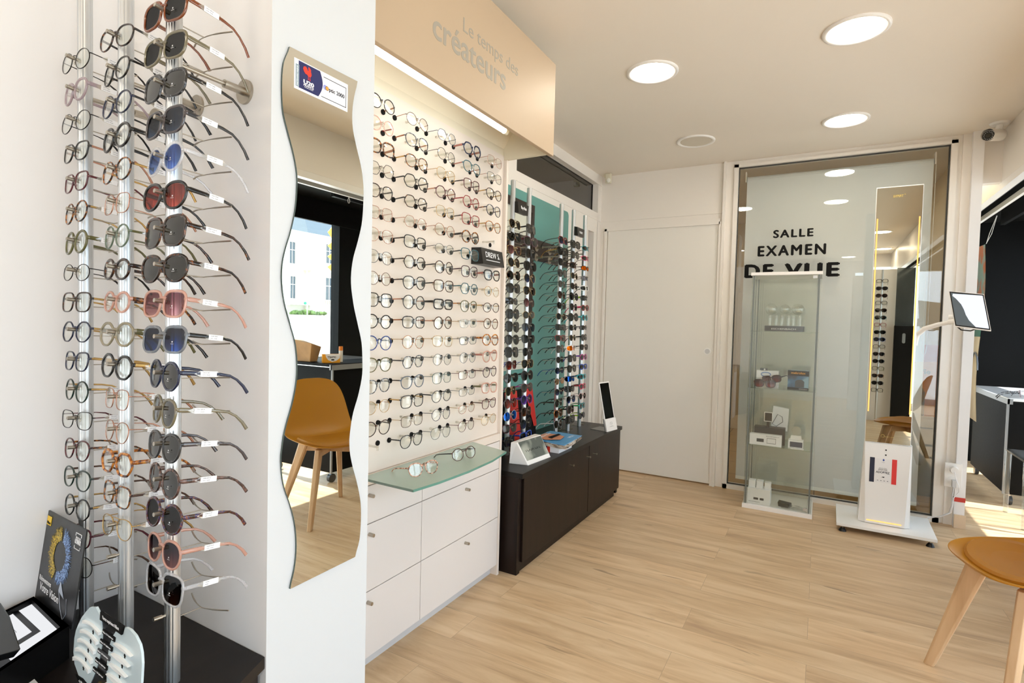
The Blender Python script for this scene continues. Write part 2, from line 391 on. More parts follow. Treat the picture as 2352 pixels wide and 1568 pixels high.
# right wall: header over the long opening to the shop front
w = MB(); w.box(XR, -2.7, 2.21, XR+.05, YB, HC)
struct('wall_right', w, WALLC)
w = MB(); w.box(XR+.0, -2.7, 2.165, XR+.05, 6.85, 2.2095); w.box(XR+.0, YB+.07, 2.2095, XR+.05, 6.85, HC)
struct('trim_3', w, WHITE)
w = MB(); w.box(XR+.05, -2.7, 2.17, XR+.062, 6.85, 2.215); w.cur = 1; w.box(XR+.062, -2.7, 2.2, XR+.075, 6.85, 2.225)
struct('trim_4', w, [BLACK, pm('grey_rail', '#8f9496', .35, .6)])
w = MB(); w.box(XR+.05, -2.7, 2.33, 2.1, 6.9, 2.4)
struct('ceiling_shopfront', w, BLACKM)
w = MB(); w.box(XR+.06, 6.85, 0, 2.1, 6.95, 2.4)
struct('wall_shopfront_end', w, BLACKW)
w = MB(); w.box(XR-.0, YB+.07, 0, XR+.01, YB+.08, .01)
# facade with black frames
FX0, FX1 = 2.0, 2.1
w = MB()
w.box(FX0, -2.7, 2.145, FX1, 6.85, 2.4); w.box(FX0, -2.7, 0, FX1, 6.85, .10)
for a, b in ((-2.7, -2.5), (-1.2, -1.1), (.2, .3), (1.55, 1.7), (2.30, 2.40), (3.68, 4.28), (5.35, 5.42), (6.6, 6.85)): w.box(FX0-.01, a, .10, FX1, b, 2.145)
w.box(FX0-.03, -2.7, 2.12, FX0, 6.85, 2.16)
struct('wall_facade', w, BLACKW)
n = 4
for a, b in ((-2.5, -1.2), (-1.1, .2), (.3, 1.55), (1.7, 2.3), (2.4, 3.68), (4.28, 5.35), (5.42, 6.6)):
    struct('window_%d' % n, MB().box(2.05, a, .10, 2.056, b, 2.145), GLASS); n += 1
# unseen wall behind the camera; its wide window is added for frontal daylight
w = MB(); w.box(-1.78, -2.8, 0, .50, -2.7, HC); w.box(.50, -2.8, 0, 2.1, -2.7, .1); w.box(.50, -2.8, 2.32, 2.1, -2.7, HC)
struct('wall_front_unseen', w, WALL)
struct('window_%d' % n, MB().box(.50, -2.76, .1, 2.1, -2.754, 2.32), GLASS)

# ------------------------------------------------------------------ outside
m = MB(); m.add([(2.1, -20, -.1), (22, -20, 1.08), (22, 60, 1.08), (2.1, 60, -.1)], [(0, 1, 2, 3)]); m.add([(2.1, -20, -.4), (22, -20, .8), (22, 60, .8), (2.1, 60, -.4)], [(3, 2, 1, 0)])
struct('street_ground', m, pm('pale_asphalt', '#c9c9c6', .8))
m = MB(); m.box(-30, -40, -.3, 2.1, -2.8, -.1)
struct('pavement_ground', m, pm('pale_pavement', '#b9b6b0', .8))
STONE = noise_mat('pale_stone', [(.3, '#d9d3c5'), (.7, '#e9e4d9')], 1.5, .7)
WIN = pm('dark_window_glass', '#4f5a63', .1)
bd = thing('stone_building', 'white stone corner building across the street with slate roof', 'building', (23, 20, 1))
m = MB(); m.box(22.4, 12, 1.0, 30, 20.05, 5.6); m.hexa([(22.4,20.05,1.0),(22.4,20.0,1.0),(30,20.0,1.0),(30,34,1.0)], [(22.4,20.05,5.6),(22.4,20.0,5.6),(30,20.0,5.6),(30,34,5.6)])
m.v = []; m.f = []; m.m = []; m.sm = []
m.box(22.4, 12, 1.0, 30, 20.1, 5.62); m.box(22.25, 19.95, 1.0, 22.45, 20.2, 5.62); m.box(22.1, 20.1, 1.0, 30, 26, 5.62)
m.build('wall', STONE, bd)
m = MB(); m.box(22.0, 11.9, 5.62, 30, 26.2, 5.78); m.box(22.15, 11.9, 5.5, 22.4, 26, 5.62); m.box(22.0, 12, 3.78, 22.4, 26, 3.86); m.box(22.0, 12, 1.9, 22.4, 26, 1.98); m.build('cornice', STONE, bd)
m = MB(); m.hexa([(22.3,20.1,5.78),(30,20.1,5.78),(30,26,5.78),(22.3,26,5.78)], [(23.2,20.3,7.6),(29,20.3,7.6),(29,25.5,7.6),(23.2,25.5,7.6)]); m.build('roof', pm('slate_roof', '#6d7882', .6), bd)
for (a, b, c0, c1) in ((18.95, 19.3, 4.08, 5.2), (21.1, 21.6, 4.3, 5.35), (19.02, 19.34, 2.24, 3.4), (21.1, 21.62, 2.24, 3.48), (16.8, 17.2, 4.08, 5.2), (16.8, 17.2, 2.24, 3.4)):
    xx = 22.4 if b < 20 else 22.1
    m = MB(); m.box(xx-.06, a-.09, c0-.06, xx, b+.09, c0); m.box(xx-.06, a-.09, c1, xx, b+.09, c1+.1); m.box(xx-.06, a-.09, c0, xx, a, c1); m.box(xx-.06, b, c0, xx, b+.09, c1); m.box(xx-.04, a+(b-a)*.47, c0, xx, a+(b-a)*.53, c1); m.box(xx-.04, a, c0+(c1-c0)*.62, xx, b, c0+(c1-c0)*.65)
    f = m.build('window', STONE, bd)
    m = MB(); m.box(xx-.02, a, c0, xx-.01, b, c1); m.build('pane', WIN, f)
m = MB()
for k in range(14): m.cyl((22.0, 16.0+k*.19, 1.62), (22.0, 16.0+k*.19, 1.86), .05, n=8)
m.box(21.95, 15.9, 1.86, 22.05, 18.7, 1.92); m.build('balustrade', STONE, bd)
m = MB()
for k in range(5): m.cyl((22.0, 21.12+k*.12, 1.98), (22.0, 21.12+k*.12, 2.2), .035, n=8)
m.box(21.95, 21.05, 2.2, 22.05, 21.7, 2.25); m.build('balcony', STONE, bd)
m = MB(); m.box(21.4, 10, .9, 21.6, 30, 1.38); tag(m.build('garden_wall', pm('wall_stone', '#bdb8ad', .7)), 'low stone garden wall at the foot of the white building', 'wall')
m = MB()
for k in range(90):
    y = random.uniform(18.7, 20.9); m.sphere((21.8+random.uniform(-.1, .15), y, 1.42+random.uniform(0, .16)*(1.1-abs(y-19.7)*.5)), random.uniform(.05, .11), 6)
tag(m.build('shrub', LEAF), 'green bush growing over the garden wall across the street', 'bush')
tl = thing('traffic_light', 'thin grey traffic light pole on the far pavement', 'traffic light', (21, 19.2, 1.0), local=False)
m = MB(); m.cyl((21, 19.0, .98), (21, 19.0, 2.1), .03, n=8); m.build('pole', SKIRT, tl)
m = MB(); m.cyl((21, 18.85, 1.97), (20.95, 18.85, 1.97), .07, n=12); m.build('signal_head', pm('signal_green', '#1f9a7a', .4), tl)
sp = thing('signpost', 'yellow stacked direction arrow signs outside the shop window', 'signpost', (6, 7.75, .1))
m = MB(); m.cyl((6.03, 7.75, .1), (6.03, 7.75, 3.1), .03, n=10); m.build('post', SKIRT, sp)
YL = pm('sign_yellow', '#e9b53a', .5)
for z0, z1 in ((2.74, 2.95), (2.52, 2.67), (2.33, 2.46), (2.13, 2.27)):
    h = (z1-z0)/2
    m = MB(); m.prism([(6, 7.06, z0+h), (6, 7.16, z0), (6, 7.9, z0), (6, 7.9, z1), (6, 7.16, z1)], (-.02, 0, 0)); m.build('arrow_board', YL, sp)

# ================================================================== CEILING FIXTURES
dl = None
DIFF = emis('lamp_diffuser', '#fff1dc', LAMP)
def downlight(x, y, label, on=True):
    t = thing('downlight', label, 'ceiling light', (x, y, HC), group='round recessed ceiling lights', local=True)
    m = MB(); n = 40; rows = []
    for r, z in ((.127, 0), (.127, -.006), (.117, -.010), (.104, -.006), (.101, 0)):
        rows.append([(r*math.cos(2*PI*k/n), r*math.sin(2*PI*k/n), z) for k in range(n+1)])
    m.grid(rows); m.build('trim_ring', WHITE, t)
    m = MB(); m.cyl((0, 0, 0), (0, 0, -.005), .1015, n=40); m.build('diffuser', DIFF if on else pm('unlit_diffuser', '#cfc6b6', .5), t)
    return t
downlight(-.79, 2.743, 'lit round ceiling light, the left of the two nearest the camera')
downlight(.079, 2.743, 'lit round ceiling light, the largest and nearest, upper right of photo')
downlight(.079, 3.88, 'lit round ceiling light nearest the glass partition')
downlight(-.80, 3.885, 'switched off round ceiling light above the sliding door', False)
for x, y, w_ in ((-1.25, -.6, 'left of four'), (.36, -2.0, 'second of four'), (.78, -2.0, 'third of four'), (.62, -.3, 'right of four, added as fill')): downlight(x, y, 'lit round ceiling light behind the camera, %s' % w_)  # unseen, added for frontal light; all but the right one match glass reflections
for x, y, w_ in ((-1.2, 5.6, 'left'), (0, 5.6, 'right')):
    downlight(x, y, 'lit round ceiling light inside the exam room, %s one' % w_)

m = thing('motion_sensor', 'small ivory motion detector in the corner above the sliding door', 'sensor', (-1.605, 4.40, 2.5))
IV = pm('ivory_plastic', '#dcd6bf', .4)
q = MB(); q.box(-1.635, 4.385, 2.445, -1.585, 4.415, 2.525); q.build('housing', IV, m, .006)
q = MB(); q.sphere((-1.605, 4.385, 2.468), .019, 14, (1, .7, 1)); q.build('lens', pm('ivory_lens', '#f0eee4', .2), m)
q = MB(); q.box(-1.65, 4.40, 2.50, -1.62, 4.42, HC); q.build('bracket', IV, m)

cc = thing('security_camera', 'white bullet security camera hanging from the ceiling corner', 'camera', (.89, 4.33, HC))
q = MB(); q.cyl((.89, 4.33, HC), (.89, 4.33, HC-.012), .05, .044, 28); q.build('base', WHITE, cc)
q = MB(); q.cyl((.89, 4.33, HC-.012), (.885, 4.33, HC-.055), .018, n=16); q.sphere((.885, 4.33, HC-.06), .021, 14); q.build('arm', WHITE, cc)
a0, a1 = V((.90, 4.36, HC-.068)), V((.815, 4.20, HC-.105)); dd = (a1-a0).normalized()
q = MB(); q.cyl(a0, a1, .031, n=24); q.cyl(a0+V((0,0,.006)), a1+dd*.018+V((0,0,.006)), .033, n=24, caps=False); q.build('housing', WHITE, cc)
q = MB(); q.cyl(a1, a1+dd*.004, .029, n=24); q.build('lens_plate', BLACK, cc)
q = MB(); q.cyl(a1+dd*.004, a1+dd*.008, .012, n=16); q.build('lens', pm('lens_dark', '#20201c', .1), cc)
q = MB(); e1 = dd.cross(V((0,0,1))).normalized(); e2 = e1.cross(dd)
for k in range(14):
    c0 = a1+dd*.004+(e1*math.cos(2*PI*k/14)+e2*math.sin(2*PI*k/14))*.021; q.cyl(c0, c0+dd*.002, .0026, n=6)
q.build('led_ring', pm('led_clear', '#9a9a9a', .2), cc)

# ================================================================== WHITE DISPLAY UNIT (hood, panel, drawers, shelf)
XP = -1.36   # panel surface
UX = -1.345  # fronts
un = thing('display_hood', 'large beige light hood with grey lettering above the glasses panel', 'light hood', (-1.2, 1.66, 2.02))
BEIGE = pm('beige_fascia', '#bda68a', .5); BEIGE2 = pm('beige_interior', '#e0d8c2', .5)
q = MB(); q.box(-1.125, 1.046, 2.022, -1.105, 2.28, 2.437); q.build('fascia', BEIGE, un, .0015)
q = MB(); q.box(-1.62, 2.262, 2.031, -1.125, 2.28, 2.437); q.build('end_panel', BEIGE2, un)
q = MB(); q.box(-1.62, 1.046, 2.42, -1.125, 2.262, 2.437); q.build('top_board', BEIGE2, un)
q = MB(); q.hexa([(-1.362, 1.046, 2.083), (-1.362, 2.262, 2.083), (-1.38, 2.262, 2.083), (-1.38, 1.046, 2.083)], [(-1.20, 1.046, 2.33), (-1.20, 2.262, 2.33), (-1.21, 2.262, 2.34), (-1.21, 1.046, 2.34)])
q.box(-1.38, 1.046, 2.05, -1.362, 2.262, 2.083); q.build('reflector', BEIGE2, un)
q = MB(); q.cyl((-1.163, 1.05, 2.037), (-1.163, 1.93, 2.037), .0115, n=16); q.build('light_tube', emis('tube_light', '#fffdf4', TUBE), un)
q = MB(); q.cyl((-1.163, 1.93, 2.037), (-1.163, 1.95, 2.037), .013, n=16); q.box(-1.175, 1.05, 2.049, -1.125, 1.95, 2.056); q.build('tube_fitting', IV, un)
GREYT = pm('grey_lettering', '#a29a8c', .5)
text('Le temps des', (-1.1048, 1.545, 2.232-.004), (0,1,0), (0,0,1), w=.385, h=.062, mat=GREYT, parent=un, name='lettering')
text('cr\u00e9ateurs', (-1.1048, 1.382, 2.150), (0,1,0), (0,0,1), w=.452, h=.078, mat=GREYT, parent=un, name='lettering', bold=.012)

pn = thing('eyewear_panel', 'cream wall panel set with clear pegs and rows of glasses', 'display panel', (XP, 1.7, .708))
q = MB(); q.box(-1.40, 1.046, .708, XP, 2.262, 2.05); q.build('backboard', CREAM, pn)
tag(MB().box(-1.619, 2.2625, 0, -1.343, 2.2795, 2.0305).build('end_panel', CREAM, None, .0015), 'tall narrow cream end panel between the drawers and dark sideboard', 'panel')
q = MB(); q.box(-1.40, 1.046, .672, UX, 2.262, .7065); q.build('lower_rail', CREAM, pn)
ACR = clear_mat('acrylic', '#f2f1ec', .25, '#e6e3da', refl=.12, rough=.05)
PCOLS = [1.37, 1.553, 1.731, 1.91, 2.09]
def PROW(r): return 1.978 - r*.0728
def peg(y, z):
    q = MB(); q.cyl((XP, y, z), (XP+.062, y, z), .0042, n=10); q.cyl((XP+.060, y, z+.004), (XP+.060, y, z-.012), .004, n=10)
    p = q.build('peg', ACR, pn)
    for s in (-1, 1):
        o = link('grommet', shared('grommet', MB().cyl((0, 0, 0), (.004, 0, 0), .0095, .0095, n=16), BLACKM, 'grommet'), p); o.location = (XP, y+s*.062, z-.005)

dr = thing('drawer_unit', 'white drawer base with small steel knobs under the glasses panel', 'drawers', (-1.5, 1.66, 0))
q = MB(); q.box(-1.619, 1.046, .054, -1.365, 2.262, .6715); q.build('carcass', CREAM, dr)
q = MB(); q.box(-1.60, 1.046, 0, -1.382, 2.262, .054); q.build('plinth', SKIRT, dr)
G = .0015; YD = 1.672
for (y0, y1, z0, z1, kn) in ((1.046, YD, .534, .670, (1.381, .636)), (YD, 2.262, .534, .670, None), (1.046, YD, .293, .534, (1.384, .497)), (YD, 2.262, .293, .534, (1.977, .504)),
                             (1.046, YD, .054, .293, (1.381, .256)), (YD, 2.262, .054, .293, (1.98, .261))):
    q = MB(); q.box(-1.365, y0+G, z0+G, UX, y1-G, z1-G); f = q.build('drawer', DRAWW, dr, .001)
    if kn:
        q = MB(); q.cyl((UX, kn[0], kn[1]), (UX+.022, kn[0], kn[1]), .0065, n=16); q.build('knob', STEEL, f)
sh = thing('glass_shelf', 'frosted green glass shelf projecting above the white drawers', 'shelf', (-1.25, 1.66, .700))
pts = [(-1.345, 1.34), (-1.112, 1.335), (-1.098, 1.45), (-1.092, 1.62), (-1.102, 1.80), (-1.130, 1.955), (-1.345, 2.02)]
q = MB(); q.prism([(x, y, .700) for x, y in pts], (0, 0, .008)); q.build('glass_pane', FROST, sh)
q = MB(); e = pts; 
for (a, b) in zip(e[:-1], e[1:]): q.hexa([(a[0], a[1], .700), (b[0], b[1], .700), (b[0]+.0012, b[1]+.0006, .700), (a[0]+.0012, a[1]+.0006, .700)], [(a[0], a[1], .708), (b[0], b[1], .708), (b[0]+.0012, b[1]+.0006, .708), (a[0]+.0012, a[1]+.0006, .708)])
q.build('polished_edge', GEDGE, sh)

sg = thing('brand_sign', 'black block sign with underlined white letters on the cream panel', 'sign', (-1.33, 2.10, 1.54))
q = MB(); q.hexa([(XP, 2.0, 1.505), (-1.30, 2.008, 1.505), (-1.30, 2.190, 1.505), (XP, 2.19, 1.505)], [(XP, 2.0, 1.578), (-1.315, 2.008, 1.578), (-1.315, 2.190, 1.578), (XP, 2.19, 1.578)]); q.build('block', BLACK, sg)
text('DREW S.', (-1.3045, 2.036, 1.538), (0,1,0), (-.2,0,1), w=.118, h=.025, mat=PAPER, parent=sg)
q = MB(); q.hexa([(-1.304, 2.036, 1.524), (-1.300, 2.036, 1.524), (-1.300, 2.15, 1.524), (-1.304, 2.15, 1.524)], [(-1.3045, 2.036, 1.5265), (-1.3005, 2.036, 1.5265), (-1.3005, 2.15, 1.5265), (-1.3045, 2.15, 1.5265)]); q.build('underline', PAPER, sg)

# ------------------------------------------------------------------ wavy mirror  with sticker
ML = [(0.7837,1.8302),(0.7694,1.7902),(0.7657,1.745),(0.7691,1.6879),(0.782,1.648),(0.7964,1.6075),(0.8061,1.5651),(0.807,1.5355),(0.8031,1.4872),(0.7914,1.434),(0.7786,1.3954),(0.7713,1.3618),(0.7707,1.3262),(0.7778,1.2805),(0.794,1.2305),(0.8066,1.1932),(0.8122,1.1518),(0.8116,1.1108),(0.8019,1.0611),(0.7834,1.0026),(0.7757,0.9626),(0.7732,0.9309),(0.7805,0.8785),(0.8004,0.8218),(0.8122,0.7736),(0.8156,0.724),(0.8112,0.6805),(0.8,0.6381)]
MR = [(0.9791,1.8332),(0.9685,1.7906),(0.9636,1.7553),(0.9657,1.7162),(0.978,1.6756),(0.995,1.6294),(1.0033,1.5899),(1.0049,1.5555),(1.0009,1.4927),(0.9885,1.4455),(0.9721,1.3946),(0.9669,1.3415),(0.9773,1.2818),(0.9929,1.232),(1.0057,1.1893),(1.0097,1.1424),(1.0091,1.1031),(0.9966,1.0541),(0.9798,1.0097),(0.9719,0.968),(0.9696,0.9382),(0.9762,0.8956),(0.9966,0.8325),(1.0106,0.7786),(1.0133,0.7301),(1.0089,0.6768),(0.9953,0.6396)]
def resample(pts, n):
    pts = sorted(pts, key=lambda p: p[1]); z0, z1 = pts[0][1], pts[-1][1]; out = []
    for i in range(n):
        z = z0+(z1-z0)*i/(n-1); j = max(k for k in range(len(pts)-1) if pts[k][1] <= z+1e-9)
        p0, p1, p2, p3 = pts[max(0, j-1)], pts[j], pts[j+1], pts[min(len(pts)-1, j+2)]; t = (z-p1[1])/(p2[1]-p1[1])
        y = .5*((2*p1[0])+(p2[0]-p0[0])*t+(2*p0[0]-5*p1[0]+4*p2[0]-p3[0])*t*t+(3*p1[0]-p0[0]-3*p2[0]+p3[0])*t**3)
        out.append((y, z))
    return out
wl, wr = resample(ML, 90), resample(MR, 90)
mi = thing('wavy_mirror', 'tall wavy edged mirror with a sticker on the white pillar', 'mirror', (-1.02, .89, .638))
q = MB(); q.grid([[(-1.0145, a[0], a[1]), (-1.0145, b[0], b[1])] for a, b in zip(wl, wr)], False); 
q.f = [f[::-1] for f in q.f]; q.build('mirror_face', MIRROR, mi)
q = MB(); ring = wl + wr[::-1]; n = len(ring)
q.add([(-1.0145, y, z) for y, z in ring]+[(-1.0195, y, z) for y, z in ring], [(k, (k+1) % n, n+(k+1) % n, n+k) for k in range(n)]); q.build('glass_edge', pm('dark_glass_edge', '#4c5a55', .25), mi)
st = thing('mirror_sticker', 'white rectangular sticker with red cockerel on the wavy mirror', 'sticker', (-1.0143, .87, 1.78))
sx = -1.0138
q = MB(); q.box(-1.0143, .795, 1.7475, sx, .9475, 1.8125); q.build('paper', PAPER, st)
q = MB(); pts = [(.806, 1.7525), (.806, 1.8105)] + [(.864+.010*math.sin(PI*k/10)-.004*k/10, 1.8105-.058*k/10) for k in range(11)]
q.prism([(sx, y, z) for y, z in pts[::-1]], (.0002, 0, 0)); q.build('blue_field', pm('sticker_blue', '#20265c', .5), st)
q = MB(); q.box(sx, .7985, 1.7535, sx+.0004, .8075, 1.801); q.build('side_band', pm('sticker_grey', '#8ea0aa', .5), st)
text('PARTENAIRE MAJEUR', (sx+.0004, .8055, 1.756), (0,0,1), (0,-1,0), w=.042, h=.0045, mat=PAPER, parent=st, depth=.0002, bold=.01)
q = MB(); q.box(sx, .874, 1.8013, sx+.0003, .9425, 1.8027); q.box(sx, .8685, 1.7555, sx+.0003, .9425, 1.7569); q.box(sx, .9412, 1.7555, sx+.0003, .9425, 1.8027); q.build('frame_line', pm('ink', '#1b1b30', .5), st)
RED = pm('sticker_red', '#e03a26', .5)
ck = [(.820,1.7925),(.8175,1.798),(.8195,1.803),(.8245,1.8045),(.8285,1.801),(.8305,1.797),(.8325,1.7985),(.8315,1.803),(.8325,1.807),(.8345,1.8055),(.8375,1.8035),(.8395,1.8005),(.8378,1.7998),(.8395,1.796),(.8405,1.791),(.8385,1.787),(.8365,1.7855),(.8370,1.779),(.8390,1.778),(.8350,1.778),(.8355,1.7855),(.8335,1.786),(.8325,1.7855),(.8325,1.779),(.8340,1.778),(.8295,1.778),(.8310,1.779),(.8312,1.786),(.8285,1.7885),(.8240,1.7885)]
q = MB(); q.prism([(sx+.0002, y, z) for y, z in ck[::-1]], (.0003, 0, 0)); q.build('cockerel', RED, st)
text('U20', (sx+.0003, .8195, 1.7665), (0,1,0), (0,0,1), w=.027, h=.0085, mat=PAPER, parent=st, depth=.0003, bold=.03)
text('FRANCE', (sx+.0003, .8195, 1.7615), (0,1,0), (0,0,1), w=.027, h=.004, mat=PAPER, parent=st, depth=.0003, bold=.02)
text('MASCULIN', (sx+.0003, .8215, 1.7582), (0,1,0), (0,0,1), w=.023, h=.0022, mat=PAPER, parent=st, depth=.0003)
text('ptic 2000', (sx+.0003, .8905, 1.7725), (0,1,0), (0,0,1), w=.046, h=.0115, mat=pm('ink', '', 0), parent=st, depth=.0003, bold=.012)
q = MB(); q.cyl((sx, .879, 1.7800), (sx+.0002, .879, 1.7800), .0058, n=24); q.cur = 1; q.cyl((sx+.0002, .8845, 1.7795), (sx+.0004, .8845, 1.7795), .0050, n=24); q.cur = 2; q.cyl((sx+.0004, .8845, 1.7795), (sx+.0005, .8845, 1.7795), .0041, n=24)
q.build('round_logo', [pm('logo_lilac', '#9b9fd8', .5), pm('ink', '', 0), pm('logo_orange', '#f0a23c', .5)], st)

# ================================================================== EYEGLASSES
METALS = {'black metal': '#17171a', 'grey metal': '#6b6e72', 'silver metal': '#b9babc', 'gold metal': '#c4a063', 'rose gold metal': '#c08f7a', 'copper metal': '#a86f4f',
          'navy metal': '#25304f', 'burgundy metal': '#5d2230', 'brown metal': '#5b4436', 'bronze metal': '#7a5c48', 'teal metal': '#2f5e62', 'dark metal': '#2a2726'}
def frame_mat(c):
    if c in METALS: return pm('frame_'+c.replace(' ', '_'), METALS[c], .25, .85 if c not in ('black metal', 'dark metal') else .4)
    T = {'tortoise': [(.38, '#120a07'), (.5, '#4a260f'), (.62, '#a8641f')], 'dark tortoise': [(.42, '#0b0706'), (.6, '#3a1c0d'), (.72, '#8a4d1c')],
         'amber tortoise': [(.36, '#3a1a0a'), (.5, '#9a5316'), (.64, '#d08a35')], 'blue tortoise': [(.35, '#120b0c'), (.48, '#5a2e14'), (.58, '#27305e'), (.68, '#8a4d1c')],
         'grey marble': [(.38, '#16181c'), (.52, '#4b5058'), (.66, '#9aa0a6')], 'black marble': [(.4, '#0a0a0c'), (.58, '#24242a'), (.7, '#70747a')],
         'burgundy tortoise': [(.4, '#1a0a0d'), (.6, '#5a1f28')], 'pink tortoise': [(.38, '#5c3a2c'), (.52, '#c98f74'), (.66, '#e7c3ae')], 'brown marble': [(.4, '#2e1f1b'), (.62, '#6d5048')]}
    if c in T: return noise_mat('frame_'+c.replace(' ', '_'), T[c], 110, .14, coat=.3)
    A = {'black': '#0c0c0e', 'navy': '#131d3c', 'blue': '#1f3f86', 'bright blue': '#1d49b0', 'olive': '#5a5730', 'dark green': '#0e2a22', 'red': '#8e1f22', 'burgundy': '#531a26', 'plum': '#43222e',
         'teal': '#1c5560', 'brown': '#4a3024', 'dark grey': '#2c2d30', 'grey blue': '#4c5a6a', 'white': '#ecebe8', 'turquoise': '#2aa3ad', 'pink': '#e0386a', 'magenta': '#b02a86',
         'purple': '#5a2a9a', 'orange': '#d8531c', 'lime': '#9ac022', 'dusty pink': '#a4685c', 'pale pink': '#dfb9bb', 'green': '#3da05a'}
    if c in A: return pm('frame_'+c.replace(' ', '_'), A[c], .16, coat=.3)
    C = {'clear': ('#f4f4f6', .28, '#dcdde0'), 'clear pink': ('#f3dcd4', .4, '#e2b8aa'), 'clear rose': ('#efd0c4', .45, '#dcae9c'), 'clear lilac': ('#d8ccd2', .5, '#b9a6ae'), 'clear grey': ('#b9bec4', .5, '#868c94'),
         'clear olive': ('#a59e84', .6, '#857c62'), 'clear green': ('#9fb09c', .55, '#6c806c'), 'clear amber': ('#b4662a', .6, '#8a4618'), 'clear khaki': ('#c2bba6', .5, '#a89f86'), 'clear smoke': ('#6a6068', .6, '#484046')}
    t, op, b = C[c]
    return clear_mat('frame_'+c.replace(' ', '_'), t, op, b, refl=.08, rough=.08)
def lens_mat(c):
    if c == 'clear': return clear_mat('lens_clear', '#fbfcfa', .0, refl=.075, rough=.0)
    L = {'grey': ('#1c1d1f', '#2b2d30'), 'dark': ('#0a0a0a', '#121214'), 'blue': ('#33425c', '#6a86b8'), 'pale blue': ('#6f86b4', '#a9c0e6'), 'slate': ('#4a5768', '#7a8aa0'), 'pink': ('#b5695c', '#d98a7a'), 'rose': ('#a87880', '#d8b4b4'),
         'brown': ('#2a160c', '#5c3a22'), 'purple': ('#4a4460', '#b08a8a'), 'green': ('#131a14', '#1e2a20'), 'orange': ('#8a3410', '#c85c20'), 'amber': ('#4a2c0c', '#a87030'), 'olive': ('#3c3a14', '#5c5a24'),
         'yellow': ('#a8a050', '#c8c070'), 'violet': ('#6a4a9a', '#a88ac8')}
    if c in L: return grad_lens('lens_'+c.replace(' ', '_'), L[c][0], L[c][1], refl=.055)
    M = {'blue mirror': '#2a6ad8', 'orange mirror': '#ff7a1a', 'gold mirror': '#d8b090', 'silver mirror': '#b8bcd0'}
    return grad_lens('lens_'+c.replace(' ', '_'), '#202020', '#303030', refl=.75, gloss=M[c])

def outline(shape, n=30):
    out = []
    for k in range(n):
        a = 2*PI*k/n; c, s = math.cos(a), math.sin(a)
        x, z = c, s
        sq = lambda v, p: math.copysign(abs(v)**p, v)
        if shape == 'round': pass
        elif shape == 'oval': z *= .82
        elif shape == 'panto': x, z = sq(c, .85)*(1+.09*s), sq(s, .92)*(.90 if s > 0 else 1)
        elif shape == 'square': x, z = sq(c, .62)*(1+.07*s), sq(s, .62)*.92
        elif shape == 'rectangular': x, z = sq(c, .5)*(1.04+.08*s), sq(s, .55)*.72
        elif shape in ('hexagonal', 'octagonal'):
            m = 6 if shape == 'hexagonal' else 8; ph = 0 if m == 6 else PI/8
            r = math.cos(PI/m)/math.cos(((a+ph) % (2*PI/m))-PI/m); r = .55*r+.45; x, z = c*r*1.04, s*r*1.0
        elif shape == 'cat eye':
            x, z = sq(c, .72)*(1+.10*s), sq(s, .75)*.88
            if c > 0 and s > 0: x *= 1+.10*s*c; z *= 1+.16*c
        elif shape == 'butterfly':
            x, z = sq(c, .62)*(1+.10*s), sq(s, .62)
            if c > 0: x *= 1.06; z *= 1.02+.05*c
        elif shape == 'aviator': x, z = sq(c, .85)*(1+.10*s)+.10*max(0, -s), sq(s, .85)*(.85 if s > 0 else 1.05)
        elif shape == 'wrap': x, z = sq(c, .7)*1.12+.06*s, sq(s, .7)*(.68-.10*c)
        out.append((x, z))
    return out
GL_CACHE = {}
TH = {'metal': (.0009, .0011), 'thin': (.0017, .0018), 'thick': (.0028, .0024)}
